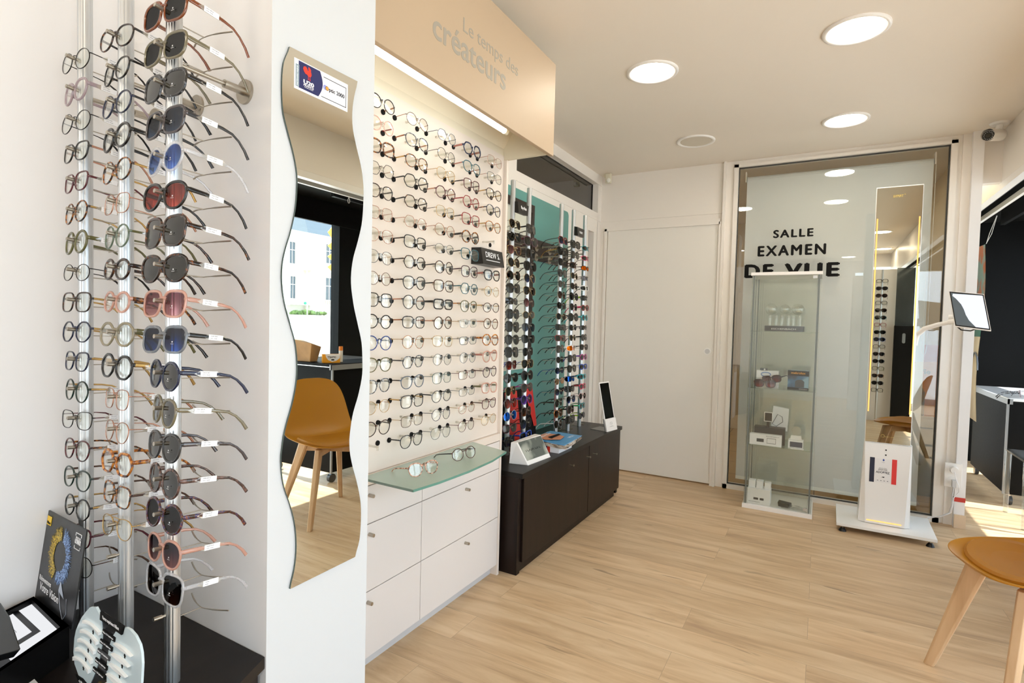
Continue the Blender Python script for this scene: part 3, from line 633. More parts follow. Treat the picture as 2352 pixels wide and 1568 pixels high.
def glasses_meshes(shape, th, big, cut, holes=True):
    """front, lens pair, temple pair and nose pads as vertex data"""
    key = (shape, th, big, cut)
    if key in GL_CACHE: return GL_CACHE[key]
    lw, lh = .0245*big, .0215*big; cx = lw+.0088; t, d = TH[th]
    n = 30; O = outline(shape, n)
    wrap = 4.2 if shape == 'wrap' else 1.1
    yb = lambda x: wrap*x*x
    fr = MB(); lens = {}
    xo = zi = 0
    for s in (-1, 1):
        ring = [V((s*(cx+x*lw), yb(s*(cx+x*lw)), z*lh)) for x, z in O]
        m = 8; vs = []
        for i in range(n):
            tg = (ring[(i+1) % n]-ring[i-1]).normalized(); nr = V((tg.z, 0, -tg.x))*s
            tt = t*(1.0 if th == 'metal' else (1.12 if ring[i].z > 0 else .92))
            for k in range(m):
                a = 2*PI*k/m+PI/8; vs.append(ring[i] + nr*tt*(1+math.cos(a)) + V((0, d*math.sin(a), 0)))
        fs = [(i*m+k, i*m+(k+1) % m, ((i+1) % n)*m+(k+1) % m, ((i+1) % n)*m+k) for i in range(n) for k in range(m)]
        fr.add(vs, fs, True)
        L = MB(); c = V((s*cx, yb(cx)-.0012, 0))
        f = [p+V((0, -.0006, 0)) for p in ring]; b = [p+V((0, .0008, 0)) for p in ring]
        mid = [c*.5+p*.5+V((0, -.0008, 0)) for p in ring]
        vs = f+b+mid+[c]
        L.add(vs, [(i, (i+1) % n, 2*n+(i+1) % n, 2*n+i) for i in range(n)]+[(2*n+i, 2*n+(i+1) % n, 3*n) for i in range(n)], True)
        L.add(b, [tuple(range(n))], False)
        # recentre so that the tint ramp follows the lens
        lens[s] = L
        xo = max(xo, max(abs(p.x) for p in ring))
    # bridge
    zt = lh*.38; xi = cx-lw*.93
    r = {'metal': .0010, 'thin': (.0016, .0022), 'thick': (.0024, .0034)}[th]
    fr.tube([(-xi-.001, .0004, zt), (-xi*.5, -.0006, zt+.0022), (0, -.0008, zt+.003), (xi*.5, -.0006, zt+.0022), (xi+.001, .0004, zt)], r, 8)
    if shape == 'aviator': fr.tube([(-xi-.006, .0004, lh*.80), (0, -.0006, lh*.86), (xi+.006, .0004, lh*.80)], .0009, 6)
    # end pieces
    ze = lh*.42; hx = xo+(.0035 if th == 'metal' else .0045); hy = yb(hx)+.004
    e = {'metal': .0012, 'thin': (.0016, .0026), 'thick': (.0022, .0042)}[th]
    for s in (-1, 1): fr.tube([(s*(xo-.001), yb(xo), ze), (s*(hx-.0008), yb(xo)+.0006, ze), (s*hx, hy, ze)], e, 8)
    T = {}
    for s in (-1, 1):
        m_ = MB(); tx = s*hx
        if cut: pts = [(tx, hy, ze), (tx+s*.001, hy+cut*.5, ze-.001), (tx, hy+cut, ze-.002)]
        else: pts = [(tx, hy, ze), (tx+s*.0015, .04, ze), (tx+s*.002, .075, ze-.0005), (tx+s*.001, .096, ze-.003), (tx-s*.001, .112, ze-.011), (tx-s*.003, .127, ze-.024), (tx-s*.005, .138, ze-.038)]
        k = len(pts)
        if th == 'metal': rr = [(.0007, .0011)]*3 + ([] if cut else [(.0012, .0018), (.0016, .0023), (.0017, .0026), (.0015, .0026)])
        elif th == 'thin': rr = [(.0013, .0026), (.0012, .0023), (.0012, .0021)] + ([] if cut else [(.0013, .002), (.0014, .0022), (.0016, .0028), (.0014, .0032)])
        else: rr = [(.0018, .0048), (.0016, .0043), (.0015, .0034)] + ([] if cut else [(.0015, .0027), (.0016, .0025), (.0018, .0032), (.0016, .0038)])
        m_.tube(pts, rr[:k], 8); T[s] = m_
    pads = None
    if th == 'metal':
        pads = MB()
        for s in (-1, 1):
            pads.sphere((s*(cx-lw+.0005), .0055, -lh*.02), .0035, 8, (.45, .6, 1.3))
            pads.tube([(s*(cx-lw*.96), .001, lh*.12), (s*(cx-lw*1.0), .004, lh*.12), (s*(cx-lw+.0005), .0055, 0)], .0005, 5)
    GL_CACHE[key] = (fr, lens, T, pads, hx, hy, ze, cx, lh)
    return GL_CACHE[key]
PADM = clear_mat('nose_pad_silicone', '#f2efe8', .3, '#e8e2d6', refl=.1)
def spectacles(label, cat, group, loc, rot, shape, col, th, temple=None, lens='clear', big=1.0, cut=0, tag_text=None, tilt=0):
    fr, L, T, pads, hx, hy, ze, cx, lh = glasses_meshes(shape, th, big, cut)
    nm = 'eyeglasses' if lens == 'clear' else 'sunglasses'
    k = (shape, th, big, cut)
    r = thing(nm, label, cat, loc, group=group, rot=rot, local=True)
    link('front_frame', shared(('f', k, col), fr, frame_mat(col), 'front_frame'), r)
    for s in (-1, 1): link('lens', shared(('l', k, lens, s), L[s], lens_mat(lens), 'lens'), r)
    tc = temple or col
    for s in (-1, 1): link('temple', shared(('t', k, tc, s), T[s], frame_mat(tc), 'temple'), r)
    if pads: link('nose_pads', shared(('p', k), pads, PADM, 'nose_pads'), r)
    if tag_text:
        m = MB(); x = hx+.0028 if th != 'metal' else hx+.002
        yy = tag_text[1]
        m.box(x, yy, ze-.0058, x+.0007, yy+.030, ze+.0048)
        tg = m.build('price_tag', PAPER, r)
        m = MB(); m.prism([(x-.0006, yy-.011, ze-.0008), (x-.0006, yy, ze-.0062), (x-.0006, yy+.030, ze-.0062), (x-.0006, yy+.041, ze-.0008), (x-.0006, yy+.030, ze+.0052), (x-.0006, yy, ze+.0052)], (.0005, 0, 0))
        m.build('tag_sleeve', ACR, tg)
        INK = pm('print_ink', '#3b3b44', .6)
        text(tag_text[0][0], (x+.0008, yy+.004, ze+.0010), (0,1,0), (0,0,1), h=.0019, mat=INK, parent=tg, name='tag_print', depth=.0001)
        text(tag_text[0][1], (x+.0008, yy+.004, ze-.0035), (0,1,0), (0,0,1), h=.0019, mat=INK, parent=tg, name='tag_print', depth=.0001)
    if lens != 'clear' and big >= 1.05 and not cut and tag_text:
        m = MB(); 
        for i in range(5): m.box(cx-.004+i*.0018, -.0030, -.0085, cx-.003+i*.0018, -.0027, -.0078)
        m.box(cx-.001, -.0030, -.0055, cx+.0015, -.0027, -.003)
        m.build('lens_print', PAPER, r)
    return r
ORD = ['first', 'second', 'third', 'fourth', 'fifth', 'sixth', 'seventh', 'eighth', 'ninth', 'tenth', 'eleventh', 'twelfth', 'thirteenth', 'fourteenth', 'fifteenth', 'sixteenth', 'seventeenth', 'eighteenth']

# ---- panel: five columns of optical frames
M_, t_, T_ = 'metal', 'thin', 'thick'
PANEL = [
 [('round','black',t_,'copper metal'),('round','clear pink',t_,'red'),('square','tortoise',T_,'copper metal'),('hexagonal','dark metal',M_,'rose gold metal'),('panto','dark tortoise',t_,'black'),('square','rose gold metal',M_,None),('panto','rose gold metal',M_,None),('panto','grey metal',M_,'gold metal'),('round','bronze metal',M_,'rose gold metal'),('square','black',t_,'dark grey'),('round','black metal',t_,'gold metal'),('round','blue',t_,'black'),('panto','olive',t_,None),('panto','grey marble',t_,'black'),('round','gold metal',M_,'rose gold metal'),('round','dark tortoise',t_,'black'),None],
 [('round','brown metal',M_,'copper metal'),('panto','grey marble',t_,'copper metal'),('panto','tortoise',t_,'gold metal'),('hexagonal','black',t_,'black'),('hexagonal','dark tortoise',t_,'black'),('hexagonal','rose gold metal',M_,None),('square','black',t_,'dark tortoise'),('hexagonal','dark tortoise',t_,None),('panto','black',t_,'dark tortoise'),('round','dark grey',t_,'rose gold metal'),('square','black marble',t_,'copper metal'),('round','amber tortoise',M_,'gold metal'),('hexagonal','grey marble',t_,'dark grey'),('panto','grey blue',t_,'dark tortoise'),('square','dark grey',t_,'gold metal'),('square','brown metal',M_,'gold metal'),('panto','black marble',t_,'black')],
 [('hexagonal','grey blue',M_,'navy'),('round','dark metal',M_,'black'),('panto','gold metal',M_,None),('octagonal','burgundy',t_,'rose gold metal'),('square','gold metal',M_,'black metal'),('octagonal','copper metal',M_,'rose gold metal'),('oval','grey metal',M_,'black metal'),('round','dark tortoise',t_,'black'),('square','brown metal',t_,'black metal'),('rectangular','black',T_,None),('round','brown metal',t_,'rose gold metal'),('square','gold metal',M_,None),('round','grey metal',M_,'black metal'),('square','teal metal',M_,None),('round','grey metal',t_,'black metal'),('round','navy metal',M_,None),('panto','grey metal',M_,'black metal')],
 [('hexagonal','navy',T_,'dusty pink'),('panto','teal',t_,'dusty pink'),('square','burgundy',t_,'dark tortoise'),('hexagonal','red',t_,None),('butterfly','red',t_,'dark tortoise'),('round','tortoise',T_,'black'),('square','teal',t_,'black'),('square','plum',t_,None),('hexagonal','teal',t_,None),('panto','olive',t_,'amber tortoise'),('rectangular','silver metal',M_,'gold metal'),('rectangular','navy metal',M_,'dark metal'),('round','grey blue',M_,'black metal'),('rectangular','burgundy metal',M_,'burgundy'),('rectangular','grey metal',M_,None),('oval','rose gold metal',M_,'gold metal'),('round','burgundy metal',M_,None)],
 [('square','clear rose',M_,'rose gold metal'),('square','grey metal',M_,'rose gold metal'),('panto','dark tortoise',t_,'gold metal'),('panto','navy',t_,'tortoise'),('panto','amber tortoise',t_,'gold metal'),None,'sign',('cat eye','black',T_,'dusty pink'),('round','gold metal',M_,None),('oval','brown',t_,'gold metal'),('round','bronze metal',t_,'rose gold metal'),('octagonal','amber tortoise',T_,None),('panto','clear rose',T_,'dusty pink'),('round','plum',t_,'brown'),('square','clear rose',T_,'olive'),('cat eye','burgundy',t_,'brown'),('round','gold metal',M_,None)],
]
def cname(c, sh, th, sun=False):
    return '%s %s' % (c, sh)
for ci, rows in enumerate(PANEL):
    for ri, g in enumerate(rows):
        y, z = PCOLS[ci], PROW(ri)
        if g == 'sign': continue
        peg(y, z)
        if g is None: continue
        sh_, col, th, tc = g
        lab = '%s %s glasses on cream panel, column %s from pillar, row %s from top' % (col, sh_, ['one', 'two', 'three', 'four', 'five'][ci], ORD[ri].replace('first', 'one'))
        lab = '%s %s glasses, %s column of cream panel, %s row from top' % (col, sh_, ORD[ci], ORD[ri])
        ya = random.uniform(-.05, .05)
        spectacles(lab, 'glasses', 'optical frames on the cream panel', (XP+.060-.0015, y, z-.0085), (random.uniform(-.03, .03), random.uniform(-.03, .03), PI/2+ya),
                   sh_, col, th, tc, big=random.choice([.98, 1.02, 1.06]), cut=.052)

# ---- poles with holders
def pole(x, y, z0, z1, face, wall, label, pegs_z, tilt=0, lugs=()):
    """extruded aluminium pole; face = unit direction the frames look to; wall = coordinate of the wall behind"""
    fx, fy = face
    t = thing('display_pole', label, 'display pole', (x, y, z0), group=None)
    q = MB(); n = 36; base = []
    for k in range(n):
        a = 2*PI*k/n; r = .0125
        u, v = math.cos(a)*r*1.05, math.sin(a)*r*1.15
        if k % 3 == 0 and abs(math.sin(a)) > .2 and abs(math.sin(a)) < .98: u *= .93; v *= .93
        base.append((x+u*abs(fy)+v*abs(fx), y+v*abs(fy)+u*abs(fx)))
    q.prism([(a, b, z0) for a, b in base], (0, 0, z1-z0), smooth=False); q.build('extrusion', ALU, t)
    q = MB(); q.cyl((x, y, z1), (x, y, z1+.003), .0125, n=24); q.build('end_cap', SKIRT, t)
    P = lambda f, s, zz: (x+fx*f+fy*s*-1, y+fy*f+fx*s, zz)     # forward, sideways, height
    for pz in pegs_z:
        q = MB(); q.cyl(P(.010, 0, pz-.001), P(.020, 0, pz), .0026, n=8); q.cyl(P(.020, 0, pz), P(.036, 0, pz+.0015), .0042, n=10)
        h = q.build('holder', STEEL, t)
        q = MB(); q.cyl(P(-.010, 0, pz-.014), P(-.058, 0, pz-.016), .0012, n=6)
        arc = [P(-.058-.018*(abs(s)/.066)**1.6, s, pz-.016+.004*(abs(s)/.066)) for s in [k*.066/6 for k in range(-6, 7)]]
        q.tube(arc, [.0017 if abs(k) > 2 else .0011 for k in range(-6, 7)], 6)
        q.build('temple_rest', STEEL, h)
    for pz in lugs:
        a, b = P(-.010, 0, pz), None
        L = wall
        q = MB(); q.cyl(P(-.012, 0, pz), P(-(L-.045), 0, pz), .0045, n=12); r = q.build('wall_bracket', STEEL, t)
        q = MB(); q.cyl(P(-(L-.050), 0, pz), P(-(L-.004), 0, pz), .0085, n=16); q.cyl(P(-(L-.0055), 0, pz), P(-L, 0, pz), .026, n=32); q.build('wall_flange', STEEL, r)
    return t
CT = .51    # top of both sideboards
LP = [(-1.106, .594), (-1.287, .594), (-1.467, .594)]
ZL = [(1.826, .069, 18), (1.821, .068, 18), (1.812, .067, 19)]
PL = ['right pole of the left stand', 'middle pole of the left stand', 'left pole of the left stand']
LEFT = [
 [('square','clear amber',T_,None,'grey'),('square','clear olive',T_,None,'grey'),('square','black marble',T_,'black','dark'),('square','clear smoke',T_,'dark grey','slate'),('round','clear',T_,None,'pale blue'),('panto','black',T_,None,'pink'),
  ('butterfly','dark tortoise',T_,None,'dark'),('panto','dark tortoise',T_,None,'dark'),('square','clear rose',T_,None,'rose'),('square','clear grey',T_,'black','blue'),('octagonal','navy',T_,None,'dark'),('panto','clear olive',T_,None,'dark'),
  ('panto','dark grey',T_,'clear smoke','dark'),('round','brown marble',T_,None,'dark'),('round','blue tortoise',T_,None,'brown'),('panto','clear rose',T_,None,'purple'),('butterfly','clear',T_,None,'brown'),None],
 [('panto','dark tortoise',t_,'black'),('panto','black',t_,'black'),('round','navy',t_,'black'),('round','black',T_,None),('round','tortoise',t_,'gold metal'),('square','rose gold metal',M_,None),('round','clear green',t_,'olive'),('oval','dark tortoise',T_,None),
  ('oval','clear rose',T_,'tortoise'),('octagonal','clear khaki',T_,'olive'),('octagonal','black',T_,'gold metal'),('square','rose gold metal',M_,None),('panto','rose gold metal',M_,None),('hexagonal','amber tortoise',T_,None),('square','tortoise',t_,'brown'),('aviator','gold metal',M_,None),None,None],
 [('round','dark metal',M_,None),('panto','clear lilac',T_,None),('round','black metal',M_,None),('cat eye','black',t_,'rose gold metal'),('cat eye','burgundy',t_,None),('round','tortoise',t_,'gold metal'),('round','olive',T_,None),('oval','dark metal',M_,None),
  ('square','dark tortoise',t_,'gold metal'),('octagonal','navy',t_,'gold metal'),('cat eye','navy',t_,'gold metal'),('round','dark green',t_,'gold metal'),('cat eye','black metal',M_,'burgundy'),('panto','burgundy tortoise',t_,'tortoise'),('panto','dark green',t_,'brown'),('octagonal','black',t_,'gold metal'),('cat eye','burgundy',t_,None),('round','dark metal',M_,'brown'),None],
]
TXT = [('S2019 BRUN', '51*24   89,00\u20ac'), ('S2019 BRUN', '51*22   89,00\u20ac'), ('S2012 GRIS', '51*21   89,00\u20ac'), ('S2502 GRISF', '47*24   99,00\u20ac'), ('S2501 GRISC', '46*24   99,00\u20ac'), ('S2503 NOIR', '47*24   99,00\u20ac'), ('S2006 ECAILLE', '52*20   99,00\u20ac'),
       ('S2011 ECAIL', '49*22   69,00\u20ac'), ('S2501 ROSE', '46*24   99,00\u20ac'), ('S2504 GRISF', '50*21   99,00\u20ac'), ('S2018 GRIS', '47*24   89,00\u20ac'), ('S2012 BRUN', '51*21   89,00\u20ac'), ('S2011 GRIS', '49*22   69,00\u20ac'), ('S2009 BRUN', '49*22   89,00\u20ac'),
       ('S2008 ECAIL', '50*21   69,00\u20ac'), ('S2503 ROSE', '47*24   89,00\u20ac'), ('123456', '69,00\u20ac')]
ZT = 2.028
YA = [.04, .03, .02, -.02, -.06, .05, -.03, .10, .04, .06, -.14, -.22, -.10, -.12, -.04, -.08, -.06]
for pi_, (x, y) in enumerate(LP):
    z0, dz, nn = ZL[pi_]
    pole(x, y, CT, ZT, (0, -1), .744-y, 'tall fluted aluminium pole, %s, hung with glasses' % ['nearest the pillar', 'middle one of three by the left wall', 'nearest the left wall'][pi_], [z0-dz*k for k in range(nn)], lugs=(1.735,))
    for k, g in enumerate(LEFT[pi_]):
        if g is None: continue
        sun = len(g) == 5
        lens = g[4] if sun else 'clear'
        lab = '%s %s %s, %s, %s peg from top' % (g[1], g[0], 'sunglasses' if sun else 'glasses', PL[pi_], ORD[k])
        pz = z0-dz*k
        ya = (YA[k] if pi_ == 0 else random.uniform(-.10, .08))
        tt = (TXT[k], random.choice([.034, .04, .046])) if pi_ == 0 else (('D2F%dM' % random.randint(1200, 1990), '54*18  %d9,00\u20ac' % random.randint(7, 17)), random.choice([.028, .036, .044]))
        spectacles(lab, 'sunglasses' if sun else 'glasses', 'sunglasses on the right pole of the left stand' if sun else 'frames on the left wall poles', (x, y-.021, pz-.005), (-.10+random.uniform(-.02, .02), random.uniform(-.03, .03), ya),
                   g[0], g[1], g[2], g[3], lens, big=(1.12 if sun else 1.0) if g[0] != 'butterfly' else 1.18, tag_text=tt)
# gold logo plaque on two of the sunglasses temples is part of the temple
# ---- right hand stand: five poles of sunglasses
RP = [(-1.5, 2.60), (-1.5, 2.79), (-1.5, 3.24), (-1.5, 3.44), (-1.5, 3.645)]
RN = ['nearest the white panel', 'second from the white panel', 'third from the white panel', 'fourth from the white panel', 'nearest the sliding door']
RNS = ['first pole', 'second pole', 'third pole', 'fourth pole', 'fifth pole']
RIGHT = [
 [('aviator','gold metal',M_,'black','green'),('panto','black',t_,'gold metal','green'),('aviator','gold metal',M_,None,'rose'),('round','gold metal',M_,'black','green'),('round','copper metal',M_,'black','green'),('square','black',T_,'dark green','dark'),('wrap','black',t_,None,'dark'),('square','black',T_,None,'dark'),('butterfly','black',T_,None,'dark'),
  ('panto','black',T_,None,'dark'),('butterfly','black',T_,'dark grey','dark'),('cat eye','plum',t_,'bright blue','orange'),('panto','dark tortoise',t_,'black','brown'),('aviator','gold metal',M_,None,'green'),('round','clear smoke',t_,'burgundy','pink'),('round','clear',t_,'grey metal','blue mirror'),('cat eye','burgundy',t_,None,'dark'),('square','black',T_,None,'dark')],
 [('square','black',T_,None,'dark'),('square','plum',T_,'burgundy','dark'),('square','black',T_,None,'brown'),('panto','black',T_,None,'green'),('round','gold metal',M_,'dark metal','blue'),('aviator','gold metal',M_,'black','brown'),('round','dark metal',M_,'black','rose'),('oval','gold metal',M_,'black','dark'),('aviator','grey metal',M_,'black','slate'),
  ('cat eye','black',t_,None,'brown'),('aviator','grey metal',M_,'black','brown'),('aviator','gold metal',M_,'bright blue','grey'),('round','black',T_,None,'green'),('panto','burgundy',t_,'magenta','dark'),('round','purple',t_,None,'violet'),('square','brown',t_,'black','amber'),('round','black',t_,'dark grey','blue'),('rectangular','bright blue',T_,None,'blue')],
 [('square','red',t_,'black','blue'),('square','black',T_,'gold metal','grey'),('square','dark metal',M_,'navy','brown'),('panto','black',t_,None,'dark'),('oval','dark green',t_,None,'dark'),('panto','brown metal',M_,'black','amber'),('oval','black',t_,None,'olive'),('oval','gold metal',M_,'black','green'),('rectangular','black',t_,None,'dark'),
  ('rectangular','red',t_,'black','dark'),('square','black',t_,None,'dark'),('oval','dark metal',M_,'black','brown'),('oval','dark metal',M_,'blue','blue'),('oval','silver metal',M_,'black','gold mirror'),('oval','dark metal',M_,'teal','blue'),('octagonal','clear green',T_,'dark green','green'),('panto','amber tortoise',t_,'black','amber'),('round','clear',t_,'white','olive')],
 [('square','black',T_,None,'dark'),('round','black',t_,None,'dark'),('wrap','brown',T_,None,'brown'),('oval','gold metal',M_,'dark tortoise','olive'),('oval','brown',t_,None,'olive'),('round','dark grey',t_,None,'grey'),('panto','grey metal',M_,'black','grey'),('octagonal','black',T_,None,'dark'),('oval','grey metal',M_,'black','grey'),
  ('oval','gold metal',M_,'black','green'),('wrap','white',T_,None,'orange mirror'),('square','dark grey',t_,'black','dark'),('panto','black',t_,None,'dark'),('wrap','black',t_,'teal','blue mirror'),('wrap','black',T_,None,'dark'),('round','clear',t_,'silver metal','blue'),('square','brown',T_,'black','brown'),('square','black',T_,None,'dark')],
 [('wrap','turquoise',t_,'black','dark'),('wrap','pink',t_,'black','dark'),('wrap','black',t_,None,'orange mirror'),('wrap','black',t_,None,'silver mirror'),('wrap','white',T_,'grey metal','dark'),('wrap','black',T_,'lime','dark'),('oval','red',T_,'pink','dark'),('oval','turquoise',T_,None,'dark'),('wrap','plum',t_,'black','dark'),
  ('square','black',T_,None,'dark'),('cat eye','brown',t_,'black','dark'),('oval','magenta',T_,'purple','dark'),('rectangular','bright blue',T_,'clear','dark'),('wrap','turquoise',T_,'teal','dark'),('rectangular','pink',T_,'red','dark'),('round','pale pink',t_,None,'grey'),('oval','turquoise',T_,'green','dark'),('oval','navy',T_,'lime','dark')],
]
for pi_, (x, y) in enumerate(RP):
    pz_ = [1.797-.0706*k for k in range(19)]
    pole(x, y, CT, 2.028, (1, 0), .18, 'aluminium pole full of sunglasses, %s, on the dark sideboard' % RN[pi_], pz_, lugs=(1.755, 1.69) if pi_ in (1, 2, 3) else (1.755,))
    for k, g in enumerate(RIGHT[pi_]):
        lab = '%s %s sunglasses with %s lenses, %s past cream panel, %s from top' % (g[1], g[0], g[4], RNS[pi_], ORD[k])
        spectacles(lab, 'sunglasses', 'sunglasses on the poles above the dark sideboard', (x+.021, y, pz_[k]-.006), (-.08+random.uniform(-.03, .03), random.uniform(-.03, .03), PI/2+random.uniform(-.12, .12)),
                   g[0], g[1], g[2], g[3], g[4], big=1.12 if pi_ < 4 else .95)
def brand_block(name, label, x, y, z, word, wd, size):
    s = thing(name, label, 'sign', (x, y, z))
    q = MB(); q.hexa([(x, y-.012, z-.030), (x+.026, y-.012, z-.034), (x+.026, y+.095, z-.034), (x, y+.095, z-.030)], [(x, y-.012, z+.030), (x+.020, y-.012, z+.026), (x+.020, y+.115, z+.026), (x, y+.115, z+.030)]); q.build('block', BLACK, s)
    text(word, (x+.0245, y+.020, z-.012), (0, 1, 0), (-.06, 0, 1), w=wd, h=size, mat=PAPER, parent=s, bold=.01)
brand_block('brand_sign', 'larger black sign with white script above the first sunglasses pole', -1.487, 2.61, 1.885, 'Ray-Ban', .062, .022)
brand_block('brand_sign', 'smaller black sign with thin white capitals above the fourth sunglasses pole', -1.487, 3.44, 1.885, 'STARKEY', .056, .014)

# ================================================================== SIDEBOARDS
def sideboard():
    s = thing('sideboard', 'long dark wenge sideboard under the sunglasses poles', 'sideboard', (-1.47, 3.08, 0))
    q = MB(); q.box(-1.6995, 2.312, .485, -1.24, 3.84, CT); q.build('top', DARKT, s, .001)
    q = MB(); q.box(-1.69, 2.312, 0, -1.262, 2.345, .485); q.box(-1.69, 3.80, .02, -1.262, 3.83, .485); q.box(-1.69, 2.345, .05, -1.275, 3.80, .485); q.build('carcass', DARKW, s)
    q = MB(); q.box(-1.60, 2.345, 0, -1.272, 3.79, .05); q.build('plinth', DARKW, s)
    for (a, b, kn) in ((2.349, 3.215, ((2.91, .425), (3.175, .42))), (3.222, 3.83, ((3.285, .418),))):
        q = MB(); q.box(-1.274, a, .055, -1.25, b, .480); f = q.build('door', DARKW, s, .001)
        for (ky, kz) in kn:
            q = MB(); q.cyl((-1.25, ky, kz), (-1.225, ky, kz), .0035, n=10); q.cyl((-1.227, ky, kz), (-1.222, ky, kz), .006, n=12); q.build('knob', STEEL, f)
sideboard()
s = thing('counter', 'dark wenge counter top in the left alcove beside the pillar', 'sideboard', (-1.3, .2, 0))
q = MB(); q.prism([(x, y, .485) for x, y in ((-1.579, -.9), (-.76, -.9), (-.76, .10), (-1.022, .742), (-1.579, .742))], (0, 0, .025)); q.build('top', DARKT, s, .001)
q = MB(); q.prism([(x, y, 0) for x, y in ((-1.579, -.88), (-.79, -.88), (-.79, .10), (-1.035, .735), (-1.579, .735))], (0, 0, .485)); q.build('carcass', DARKW, s)

# boards behind the right hand poles
t = thing('backing_board', 'large teal board with rounded corner behind the sunglasses poles', 'board', (-1.69, 3.2, CT))
q = MB(); r = .03; pts = [(2.40, CT), (3.775, CT), (3.775, 2.09-r)] + [(3.775-r+r*math.cos(a), 2.09-r+r*math.sin(a)) for a in [PI/2*k/6 for k in range(1, 7)]] + [(2.40, 2.09)]
q.prism([(-1.697, y, z) for y, z in pts], (.009, 0, 0)); q.build('panel', pm('teal_board', '#5f9890', .45), t)
t = thing('fixing_board', 'dark brown wall board holding the pole brackets and framed panel', 'board', (-1.68, 3.0, 1.72))
DB = pm('dark_brown_board', '#2b201b', .45)
q = MB(); q.box(-1.688, 2.40, 1.67, -1.68, 3.77, 1.81); q.build('board', DB, t)
fr_ = thing('framed_panel', 'dark framed pale panel behind the first two sunglasses poles', 'frame', (-1.68, 2.8, 1.0))
q = MB(); q.box(-1.688, 2.45, .95, -1.684, 3.15, 1.99); q.build('pale_panel', pm('pale_panel', '#cfd0c2', .5), fr_)
q = MB(); q.box(-1.688, 2.42, 1.97, -1.668, 3.185, 2.02); q.box(-1.688, 3.15, .95, -1.668, 3.185, 1.97); q.build('frame', DB, fr_)

# red and black poster leaning on the board
p = thing('poster_board', 'red and black poster board standing behind the second sunglasses pole', 'poster', (-1.62, 2.98, CT))
def slab(name, c, mat, par, t=.004): 
    n_ = (V(c[1])-V(c[0])).cross(V(c[3])-V(c[0])).normalized()*t
    return MB().prism(c, -n_).build(name, mat, par)
slab('backing', [(-1.60, 2.66, CT), (-1.60, 3.16, CT), (-1.64, 3.16, .83), (-1.64, 2.66, .83)], BLACKM, p)
slab('red_field', [(-1.599, 2.80, CT+.02), (-1.599, 2.95, CT+.02), (-1.639, 2.95, .825), (-1.639, 2.80, .825)], pm('poster_red', '#c62a24', .4), p, .001)
slab('red_field', [(-1.599, 3.12, .58), (-1.599, 3.16, .58), (-1.639, 3.16, .825), (-1.639, 3.05, .825)], pm('poster_red', '#c62a24', .4), p, .001)

# white leaflet display in front
w = thing('leaflet_box', 'white wedge shaped display box with grey photo on the sideboard', 'display box', (-1.33, 2.55, CT))
b0 = [(-1.45, 2.50, CT), (-1.335, 2.492, CT), (-1.262, 2.585, CT), (-1.38, 2.66, CT)]
b0 = [V((-1.395, 2.445, CT)), V((-1.292, 2.47, CT)), V((-1.273, 2.70, CT)), V((-1.38, 2.70, CT))]
hh = .115
q = MB(); q.hexa(b0, [V((-1.385, 2.442, CT+hh)), V((-1.355, 2.455, CT+hh)), V((-1.335, 2.69, CT+hh+.004)), V((-1.375, 2.695, CT+hh+.004))]); q.build('body', WHITE, w, .003)
a_, b_, c_, d_ = V((-1.2915, 2.475, CT+.022)), V((-1.2735, 2.692, CT+.022)), V((-1.3335, 2.685, CT+hh)), V((-1.3525, 2.462, CT+hh))
slab('photo', [a_+V((-.010,0,0)), b_+V((-.010,0,0)), c_+V((.001,0,0)), d_+V((.001,0,0))], noise_mat('grey_photo', [(.4, '#5c615c'), (.5, '#8f938a'), (.6, '#a9aba0')], 9, .2), w, .0015)
ex = (b_-a_).normalized(); ey = (d_-a_).normalized()
text('YOUR LIFE', a_+ex*.02+ey*.045+V((-.006,0,.002)), ex, ey, w=.15, h=.02, mat=BLACKM, parent=w, depth=.0004)

